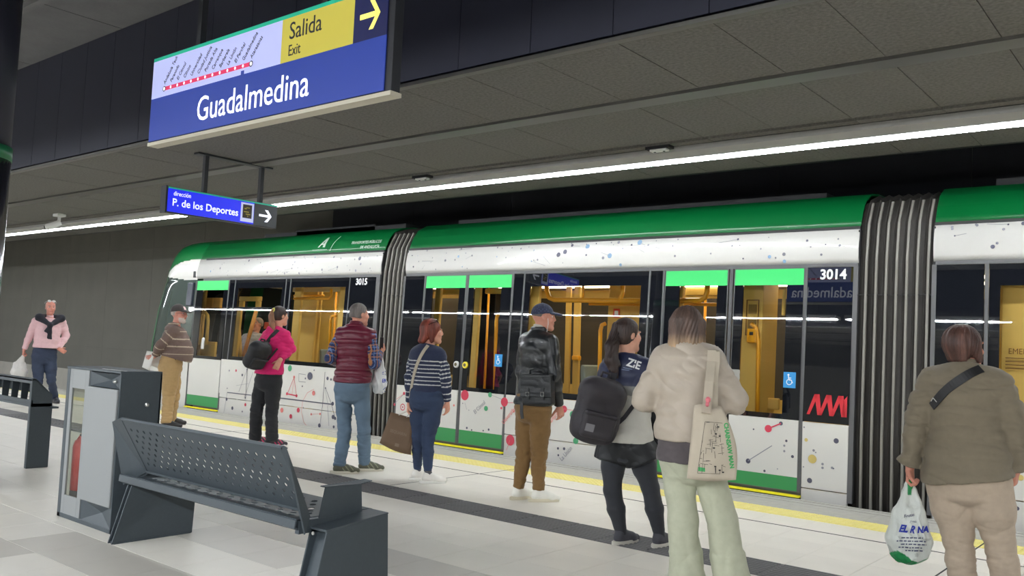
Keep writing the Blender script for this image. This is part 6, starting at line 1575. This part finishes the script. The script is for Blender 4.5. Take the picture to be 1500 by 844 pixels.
oj = p.shirt('olive_jacket', M_cloth, p.P[2]-.015, off=.026, sleeve=(.076, .068, .060, .054, .048), seed=22, amp=.009, freq=11, color=(120, 110, 92), collar=(.045, .072), cuff=(.90, .90), hemtilt=(.10, .16), extra=cuffs,
   ring=[(-.16, .190, .155, -.01), (0, .180, .145, -.01), (.2, .165, .13, 0), (.42, .150, .115, .005), (.62, .156, .118, .008), (.80, .160, .112, .0), (.92, .125, .085, -.01), (1.0, .062, .060, -.01)], base=.8)
p.shoes(col=(150, 130, 110), sole=(200, 190, 175))
F = Field(p.Hc-.26, p.Hc+.22, .006); ax = (p.hs, p.hf, p.hu)
F.ball(p.H(0, -.030, .030), (.094, .108, .100), ax, 0); F.seg(p.H(0, -.05, .0), p.H(0, -.055, -.075), (.088, .070), (.070, .045), side=p.hs, k=.03, cap=.5)
for e in (1, -1): F.seg(p.H(.072*e, .0, .02), p.H(.074*e, .030, -.072), .032, .020, k=.03)
F.ball(p.H(0, .095, -.035), (.066, .058, .090), ax, .015, cut=True); F.ball(p.H(0, .085, .01), (.055, .03, .04), ax, .01, cut=True)
p.hair(F, (82, 54, 46), amp=.003, streak=.45, freq=34)
S = Surf(oj); M_strap = mat('strap_black', (30, 30, 32), .55)
o = surf_strap('crossbody_strap', [(1437, 541), (1420, 548), (1398, 562), (1380, 578), (1366, 596)], .052, .006, S, M_strap, p.root, .004)
o = print_lines('strap_buckle', [(1369, 583, 1374, 588), (1369, 583, 1366, 587)], S, M_zincb, p.root, 1.2, .012)
hb = p.wr[-1]+DOWN*.085
def elr(P_, hand, hgt, r):
    z = (hand[2]-P_[:, 2])/hgt; a = (P_-hand)@r; c = np.tile(L3((206, 210, 204)), (len(P_), 1)); g = (z > .90+.05*np.sin(a*30)) | ((z < .17) & (np.abs(a) < .012)); c[g] = L3((38, 132, 76)); d = (z > .66) & (z < .89); n = wav(P_, 9, 26) > .15; c[d & n] *= .72; return c
cb2, body = carrier_bag('white plastic carrier bag with blue lettering held by the woman in olive', hb, .27, .475, p.v, p.r, elr, shift=0.0, depth=.62)
S = Surf(body); M_bink = mat('ink_blue', (34, 52, 158), .6); M_bink2 = mat('ink_dark_blue', (70, 74, 104), .6)
hbx = 1333
print_text('bag_text', 'EL R', 1317, 779, -6, 14.5, S, M_bink, cb2, .82, .05, .005, .25); print_text('bag_text', 'NA', 1343, 781, 4, 13, S, M_bink, cb2, .85, .05, .005, .25)
print_text('bag_text', 'Frutas', 1325, 759, 12, 6.5, S, M_bink2, cb2, .9, .01, .005, .2); print_text('bag_text', 'y más', 1333, 765, -6, 4.5, S, M_bink2, cb2, .9, .01, .005, .2)
for i, (y, a, b_) in enumerate(((788, 1321, 1352), (792.5, 1314, 1355), (797, 1320, 1356), (801.5, 1317, 1350), (806, 1326, 1352))):
    x = a; sg_ = []
    rr = random.Random(i)
    while x < b_: l = rr.uniform(2, 6); sg_.append((x, y+rr.uniform(-.3, .3)+(x-a)*.03, min(b_, x+l), y+(x-a)*.03)); x += l+1.4
    print_lines('bag_lettering', sg_, S, M_bink2, cb2, 1.7, .005)

# 5 — woman in the striped sweater
p = Person('woman with auburn hair in a navy and white striped sweater and dark jeans', (619, 706), h=.0075, skin=(214, 156, 132))
p.setup((634, 486, .0), 78, (627, 508, 0), (625, 583, 0), 35, shw=.155, hscale=.97)
p.arms(((653, 556, -.10), (655, 588, -.04)), ((601, 552, .04), (600, 590, .06)))
p.legs((621, 708, 78, 627, 645, -.02), (606, 703, 60, 612, 642, .02))
p.body({1: dict(d=DOWN+p.f*.2, palm=-p.side, curl=.5), -1: dict(d=DOWN, palm=p.side, curl=1.1, thumb=1)})
p.trousers(M_denim, p.P[2]+.14, r=(.092, .082, .058, .054, .040), hem=.03, color=(44, 58, 84), seed=24, amp=.004, freq=18)
def stripes(P_):
    d, al = p.armparam(P_); z = p.N[2]-P_[:, 2]; arm = d < .062; t = np.where(arm, al+.01, z-.055); c = np.tile(L3((34, 42, 68)), (len(P_), 1)); m = (t > .06) & (t < .40) & (np.mod(t-.075, .038) < .010) & ~((t > .32) & (t < .36)); c[m] = L3((208, 208, 205)); m2 = np.abs(t-.435) < .005; c[m2] = L3((190, 190, 190)); return c
sw = p.shirt('striped_sweater', M_cloth, p.P[2]+.06, off=.020, sleeve=(.060, .056, .052, .048, .040), seed=25, amp=.006, freq=14, colf=stripes, collar=(.02, .062), cuff=(.96, .96), lap=1)
p.shoes(col=(226, 222, 214), sole=(226, 224, 218), size=.93)
F = Field(p.Hc-.24, p.Hc+.2, .006); ax = (p.hs, p.hf, p.hu)
F.ball(p.H(0, -.028, .032), (.086, .102, .096), ax, 0); F.seg(p.H(0, -.05, .0), p.H(0, -.115, -.105), (.082, .060), (.072, .030), side=p.hs, k=.03, cap=.5)
for e in (1, -1): F.seg(p.H(.068*e, -.01, .02), p.H(.070*e, -.02, -.09), .030, .022, k=.03)
F.ball(p.H(0, .095, -.03), (.07, .062, .088), ax, .012, cut=True)
p.hair(F, (120, 54, 38), amp=.003, streak=.5); headband_glasses(p, .095, (46, 30, 26), 'hair_glasses', .02)
S = Surf(sw); M_beige = mat('strap_beige', (178, 166, 146), .6)
surf_strap('bag_strap', [(627, 506.5), (619, 517), (611, 534), (606, 552), (603, 570), (601, 584)], .032, .006, S, M_beige, p.root)
M_paper = mat('kraft_paper', (110, 88, 68), .75, noise=.06, nscale=8, bump=.15, bscale=30)
pbg = empty('paper_bag', 'brown paper shopping bag held by the woman in the striped sweater', 'bag', None, tuple(float(x) for x in p.wr[-1]+DOWN*.3))
dB = .05; qs = (p.K(572, 605, dB), p.K(606, 614.5, dB-.05), p.K(602, 666.5, dB-.05), p.K(556, 649, dB)); dd = p.v*.10
fbg = grid_sheet('paper_front', qs, 6, lambda u, v: -p.v*.006*math.sin(math.pi*u)*math.sin(math.pi*v)-Z3*.02*math.sin(math.pi*u)*v, M_paper, pbg, .003); grid_sheet('paper_back', tuple(q+dd for q in qs), 6, lambda u, v: 0*Z3, M_paper, pbg, .003)
b = MB(); b.add([qs[0], qs[0]+dd, qs[3]+dd, qs[3], qs[1], qs[1]+dd, qs[2]+dd, qs[2]], [(0, 1, 2, 3), (4, 7, 6, 5), (3, 2, 6, 7)]); o = b.build('paper_side', M_paper, pbg); rel(o)
hw = p.wr[-1]+DOWN*.08
for off in (0*p.v, dd): o = MB().tube([qs[0]*.65+qs[1]*.35+off, hw-p.r*.008+off*.3, hw+p.r*.012+off*.3, qs[0]*.3+qs[1]*.7+off], .0035, 6).build('rope_handle', mat('rope_white', (196, 190, 182), .8), pbg, smooth=True); rel(o)
S = Surf(fbg); print_text('bag_print', 'SEQUARIN', 571, 632.5, -16, 6.2, S, mat('embossed_brown', (126, 106, 88), .6), pbg, .85, .01, .004)
o = print_patch('bag_print', [(579, 649), (585, 650.5), (584, 655), (578, 653.5)], S, MATS['embossed_brown'], pbg, n=1)

# 6 — man in the burgundy vest
p = Person('grey-haired man in a burgundy quilted vest over a plaid shirt and blue jeans', (520, 691), h=.0075, skin=(206, 146, 124), build=1.05, depth=1.05)
p.setup((527, 461, .0), 62, (522, 480, 0), (516, 568, 0), 25, shw=.180, hscale=.98, hipw=.096)
p.arms(((548, 532, -.10), (557, 517, .03)), ((484, 525, .02), (492, 531, .24)))
p.legs((528, 690, 82, 533, 630, -.02), (491, 694, 82, 505, 632, 0))
p.body({1: dict(d=p.f*.5+p.r*.2+Z3*.55, palm=-p.side+Z3*.2, curl=.9, thumb=1), -1: dict(d=p.f+Z3*.1, palm=p.side, curl=.8)}, lips=(180, 110, 100))
p.trousers(M_denim, p.P[2]+.14, r=(.080, .074, .068, .066, .060), hem=-.01, color=(98, 118, 136), seed=27, amp=.008, freq=13)
def plaid(P_):
    d, al = p.armparam(P_); az = (P_-p.sh[1])@(p.v*.75+p.r*.66); c = np.tile(L3((38, 52, 92)), (len(P_), 1)); t1 = np.mod(al, .062); t2 = np.mod(az+.5, .046)
    c[(t1 < .007) | (t2 < .006)] = L3((104, 128, 176)); c[(t1 > .034) & (t1 < .042) | (t2 > .026) & (t2 < .033)] = L3((176, 118, 76)); return c
p.shirt('plaid_shirt', M_cloth, p.P[2]+.10, off=.010, sleeve=(.062, .060, .056, .052, .044), seed=28, amp=.007, freq=16, colf=plaid, cuff=(.92, .92), collar=(.03, .062))
def quilt(P_): z = (P_[:, 2]-p.P[2]); return .014*np.sqrt(np.abs(np.sin(math.pi*z/.062+.25*np.sin((P_@p.r)*16))))-.006
vs_ = p.shirt('quilted_vest', M_puff, p.P[2]+.055, off=.030, seed=29, amp=.0025, freq=17, color=(100, 22, 46), collar=(.055, .068), sleeves=False, disp=quilt, base=.8, shr=.050)
p.shoes(col=(82, 82, 66), sole=(198, 192, 176), accent=(126, 128, 104), size=1.02)
short_hair(p, (116, 108, 104), low=-.045, front=.035, thick=.004)
hb = p.wr[1]+V(0, 0, -.05)+p.r*.01
cbg, body = carrier_bag('white plastic carrier bag hanging from the wrist of the man in the vest', hb, .165, .375, p.v, p.r, lambda P_, hand, hgt, r: np.tile(L3((222, 222, 220)), (len(P_), 1))*(1-.14*(wav(P_, 4, 40, (1, 1, .3)) > .3)[:, None]), handles=False, shift=.0)
S = Surf(body); print_text('bag_text', 'ER', 559.5, 560.5, 0, 7.5, S, M_bink, cbg, .75, .03, .005); print_lines('bag_lettering', [(560, 546, 566, 544), (560, 548, 566, 549), (561, 571, 566, 568), (560, 575, 564, 573)], S, M_bink, cbg, 1.0)
ph = empty('phone', 'dark phone held up by the man in the burgundy vest', 'phone', None, tuple(float(x) for x in p.K(557, 507, .18))); F = Field(p.K(557, 507, .08)-.14, p.K(557, 507, .08)+.14, .005); F.rbox(p.K(559, 504, .06), (.034, .006, .07), (unit(p.v-p.r*.5), unit(p.r+p.v*.5), Z3), .006, 0); make('phone_body', F, M_tdark, ph, lap=0)

# 7 — woman in the pink top
p = Person('woman in a bright pink hooded top and black trousers, hand on her hip', (388, 652), h=.008, skin=(208, 150, 126))
p.setup((411, 463, .0), 62, (407, 482, 0), (394, 555, 0), 42, shw=.155, hscale=.96)
p.arms(((426, 511, -.04), (410, 528, -.185)), ((380, 512, .12), (388, 530, .26)))
p.legs((393, 654, 80, 398, 600, -.02), (369, 650, 76, 376, 600, .03))
p.body({1: dict(d=-p.r*.35+DOWN*.8+p.v*.1, palm=p.v, curl=.35), -1: dict(d=p.f+DOWN*.3, palm=p.side, curl=.6)})
p.trousers(M_cloth, p.P[2]+.12, r=(.100, .090, .076, .074, .078), hem=-.03, color=(27, 27, 31), seed=31, amp=.008, freq=13)
def pinkc(P_): return np.tile(L3((205, 22, 100)), (len(P_), 1))
def hood(F): F.seg(p.N-p.f*.06+p.side*.05-p.up*.01, p.N-p.f*.06-p.side*.07-p.up*.01, .045, .045, k=.02); F.seg(p.N-p.f*.05-p.up*.03, p.N-p.f*.07-p.up*.09, .05, .03, k=.02)
hd = p.shirt('pink_top', M_cloth, p.P[2]+.06, off=.018, sleeve=(.060, .060, .056, .048, .040), seed=32, amp=.009, freq=14, colf=pinkc, cuff=(.88, .88), extra=hood, ring=[(-.10, .165, .130, -.01), (.08, .166, .130, -.01), (.22, .152, .112, 0), (.42, .138, .100, .005), (.62, .152, .112, .008), (.80, .160, .110, .0), (.92, .120, .082, -.01), (1.0, .060, .058, -.01)])
p.shoes(col=(50, 44, 50), sole=(214, 210, 208), accent=(206, 40, 96), size=.95)
F = p.hairf(.006); ax = (p.hs, p.hf, p.hu); F.ball(p.H(0, -.022, .032), (.082, .098, .092), ax, 0); F.ball(p.H(0, -.05, -.015), (.066, .058, .06), ax, .03); F.plane(p.H(0, .045, .035), unit(p.hf-p.hu*.35)); F.plane(p.H(0, 0, -.06), -p.hu)
for e in (1, -1): F.ball(p.H(.08*e, .01, -.012), (.02, .03, .03), ax, .004, cut=True)
p.hair(F, (54, 38, 32), amp=.0015)
pt = [p.H(0, -.115, .06), p.K(398, 463, -.06), p.K(398.5, 475, -.08), p.K(403, 485, -.1)]
F = Field(p.Hc-.3, p.Hc+.2, .006)
for i, (a, b) in enumerate(((.026, .034), (.034, .034), (.034, .014))): F.seg(pt[i], pt[i+1], a, b, k=.02)
p.hair(F, (150, 104, 76), 'ponytail', amp=.003, freq=26)
F = Field(p.Hc-.2, p.Hc+.2, .006); c = p.H(0, -.110, .062); b = MB(); ringp = [c+(p.hs*math.cos(t)+unit(p.hu+p.hf*.4)*math.sin(t))*.026 for t in [2*math.pi*i/14 for i in range(14)]]; o = b.tube(ringp, .012, 8, closed=True).build('scrunchie', mat('scrunchie_yellow', (206, 198, 96), .7), p.root, smooth=True); rel(o)
bp, Q, bb = backpack('small black backpack with pale zips on the back of the woman in pink', p.K(377, 520, -.20), unit(p.r*.8+p.v*.6-Z3*.12), unit(-p.v*.75+p.r*-.66), Z3, (.25, .36, .15), (24, 24, 28), piping=(170, 170, 170), h=.007)
S = Surf(hd)
strip('strap', [Q(.06, -.06, .12), S.hit(393, 500, .012), S.hit(400, 491, .012), S.hit(407, 485, .012), p.K(411, 484, .02)], .045, .008, M_strap, bp, [-p.v, -p.v, -p.v, -p.v+Z3, Z3])
strip('strap', [Q(.10, -.05, -.10), S.hit(394, 527, .012), S.hit(401, 518, .012), S.hit(407, 511, .012)], .022, .005, M_strap, bp, [-p.v, -p.v, -p.v, -p.v])

# 8 — older man with cap and beard
p = Person('older man with white beard and cap, brown striped sweater and khaki trousers, hands behind him', (246, 625), h=.0085, skin=(206, 140, 122), build=1.12, depth=1.2)
p.setup((263, 460, .0), 122, (257, 477, 0), (251, 537, 0), 92, shw=.170, hscale=1.10)
p.arms(((235, 505, -.16), (226, 522, -.06)), ((240, 505, .20), (228, 522, .06)))
p.legs((239, 627, 95, 247, 583, -.06), (246, 622, 92, 254, 581, .10))
p.body({1: dict(d=-p.r*.9+DOWN*.3+p.v*.2, palm=p.v, curl=.6), -1: dict(d=-p.r*.8+DOWN*.5, palm=-p.v, curl=.6)}, beard=(206, 198, 190), brow=(180, 172, 164))
p.trousers(M_cloth, p.P[2]+.17, r=(.108, .100, .082, .076, .072), hem=-.02, color=(176, 145, 98), seed=34, amp=.010, freq=12)
def bstr(P_):
    d, al = p.armparam(P_); z = p.N[2]-P_[:, 2]; arm = d < .075; t = np.where(arm, al+.02, z+.03); c = np.tile(L3((112, 92, 84)), (len(P_), 1)); m = np.mod(t, .105) < .012; c[m] = L3((196, 178, 156)); return c
bs = p.shirt('striped_sweater', M_cloth, p.P[2]+.12, off=.018, sleeve=(.070, .064, .060, .054, .044), seed=35, amp=.007, freq=13, colf=bstr, collar=(.035, .066), cuff=(.9, .9), hemtilt=(-.25, 0),
   ring=[(.12, .150, .135, .03), (.25, .158, .165, .055), (.38, .158, .168, .055), (.52, .156, .150, .035), (.66, .158, .130, .02), (.80, .160, .110, .0), (.92, .120, .085, -.015), (1.0, .060, .060, -.01)])
F = Field(p.P-.3, p.P+.35, .008); F.seg(p.P+p.up*.115, p.P+p.up*.135+p.f*.03, (.176, .150), (.180, .165), side=p.side, k=0, cap=.08); make('belt', F, M_leather, p.root, lap=0)
p.shoes(col=(30, 28, 28), sole=(40, 36, 34), size=1.04)
baseball_cap(p, (70, 64, 62), front=(220, 190, 186)); short_hair(p, (170, 160, 152), low=-.03, front=-.0, thick=.002)
o = MB()
for e in (1, -1): o.tube([p.H(.032*e+.022*math.cos(t), .095, .006+.018*math.sin(t)) for t in [2*math.pi*i/12 for i in range(12)]], .0022, 5, closed=True); o.tube([p.H(.054*e, .092, .010), p.H(.078*e, .0, .006)], .0022, 5)
o = o.build('glasses', M_tdark, p.root); rel(o)
pa = empty('paper_sheets', 'white folded papers held behind the back of the older man', 'paper', None, tuple(float(x) for x in p.K(222, 520, 0))); M_pap = mat('paper_white', (224, 222, 216), .7)
grid_sheet('paper_sheet', (p.K(215, 514, -.04), p.K(227, 516, -.08), p.K(219, 543, -.06), p.K(208, 538, -.02)), 5, lambda u, v: p.v*.015*math.sin(4*u+2*v), M_pap, pa, .002)
grid_sheet('paper_sheet', (p.K(224, 521, .03), p.K(240, 523, .0), p.K(238, 543, .02), p.K(220, 535, .04)), 5, lambda u, v: p.v*.012*math.sin(3*u+5*v), M_pap, pa, .002)

# 9 — man in the pink shirt at the far left
p = Person('man in pale pink shirt, navy sweater knotted over his shoulders, facing the camera', (68, 592), h=.009, skin=(212, 142, 124), build=1.08, depth=1.12)
p.setup((74, 451, .0), 168, (73, 465, 0), (65, 521, 0), 172, shw=.215, hscale=1.04)
p.arms(((45, 489, .02), (35, 513, -.02)), ((97, 492, .05), (86, 511, -.10)))
p.legs((54, 592, 190, 56, 557, -.02), (79, 590, 165, 75, 557, -.02))
def bald(s, c, a, b, z):
    m = (z < .03) & (b < -.02) & (z > -.05) | (z < .05) & (np.abs(a) > .06) & (b < .01) & (z > -.03); c = c.copy(); c[m] = c[m]*.4+L3((120, 110, 104))*.6; return c
p.body({1: dict(d=DOWN+p.side*.1, palm=-p.side, curl=1.1, thumb=1), -1: dict(d=DOWN*.5-p.side*-.9*-1, palm=p.v, curl=.5)}, baldness=bald, brow=(130, 110, 100))
p.trousers(M_denim, p.P[2]+.16, r=(.096, .086, .070, .064, .058), hem=-.02, color=(54, 64, 86), seed=37, amp=.009, freq=12)
p.shirt('pink_shirt', M_cloth, p.P[2]+.13, off=.016, sleeve=(.068, .062, .056, .052, .044), seed=38, amp=.006, freq=12, color=(224, 184, 188), collar=(.035, .066), cuff=(.92, .92), base=.6,
   ring=[(.05, .165, .140, .02), (.22, .165, .150, .03), (.40, .160, .145, .03), (.62, .162, .130, .015), (.80, .165, .115, .0), (.92, .125, .088, -.01), (1.0, .060, .060, -.01)])
F = Field(p.N-.5, p.N+.25, .009); sh = p.sh
q0, q1, kn = p.N-p.side*.165-p.up*.010+p.f*.06, p.N+p.side*.165-p.up*.010+p.f*.06, p.N-p.up*.13+p.f*.185
F.seg(p.N-p.f*.08+p.up*.01, q0, .045, .062, k=.03); F.seg(p.N-p.f*.08+p.up*.01, q1, .045, .062, k=.03); F.seg(q0, kn, .060, .034, k=.03); F.seg(q1, kn, .060, .034, k=.03)
F.ball(kn+p.f*.02, .035, k=.02); F.seg(kn+p.f*.015, kn-p.up*.24+p.f*.015-p.side*.01, (.030, .022), (.042, .02), side=p.side, k=.02, cap=.3); F.seg(kn, kn-p.up*.12+p.f*.02+p.side*.055, (.028, .02), (.036, .02), side=p.side, k=.02, cap=.3)
make('shoulder_sweater', F, M_cloth, p.root, 39, .006, 18, col=(30, 30, 40), base=1)
F = Field(p.P-.3, p.P+.35, .009); F.seg(p.P+p.up*.125, p.P+p.up*.15, (.186, .165), (.186, .170), side=p.side, k=0, cap=.08); make('belt', F, M_leather, p.root, lap=0)
p.shoes(col=(46, 46, 54), sole=(60, 56, 54), size=1.05); headband_glasses(p, .098, (200, 198, 196), 'sunglasses', .035)
cbg, body = carrier_bag('white plastic carrier bag held by the man in the pink shirt', p.wr[1]+DOWN*.09, .27, .37, p.v, p.r, lambda P_, hand, hgt, r: np.tile(L3((216, 212, 208)), (len(P_), 1)), shift=-.045, h=.009, handles=False)

# 10 — passenger seated inside the tram
seatp = on_y(372, 500, YT+.72)
def proj(P_): c = ROT.T@(np.asarray(P_, float)-EYEP); return CX+FPX*c[0]/c[2], CY+FPX*c[1]/c[2]
fx, fy = proj(V(seatp[0], YT+.72, 0))
p = Person('grey-haired passenger in a grey shirt sitting by the tram window', (fx, fy), h=.011, skin=(200, 140, 118))
ff = 200; p.setup((377, 475, 0), 230, (374, 489, 0), (366, 536, .0), ff, shw=.19)
p.arms(((360, 513, -.05), (364, 528, -.18)), ((388, 513, -.05), (384, 528, -.18)))
p.ft = {}; 
for e in (1, -1): p.ft[e] = (V(*(p.P[:2]+(p.f[:2]*.48)+p.side[:2]*e*.09), .05), p.f)
p.an = {e: p.ft[e][0]+p.f*.035+V(0, 0, .085) for e in p.ft}; p.kn = {e: V(*(p.P[:2]+p.f[:2]*.46+p.side[:2]*e*.10), p.P[2]+.02) for e in p.ft}
p.body({e: dict(d=p.f+DOWN*.3, palm=DOWN, curl=.4) for e in (1, -1)}); p.shirt('grey_shirt', M_cloth, p.P[2]-.02, off=.016, seed=41, amp=.006, color=(150, 150, 150), collar=(.03, .064), cuff=(.9, .9))
p.trousers(M_cloth, p.P[2]+.08, color=(50, 52, 60), seed=42); short_hair(p, (130, 120, 112), low=-.045, front=.03)

for o in bpy.data.objects:
    if o.type == 'MESH' and o.parent and o.name.split('.')[0] in ('side_print', 'cant_print', 'stop_dots', 'stop_ring', 'notice_marks', 'notice_rules', 'bag_lettering', 'tote_print', 'top_lettering', 'stop_name'):
        if o.name.split('.')[0] != 'stop_name': o['kind'] = 'stuff'
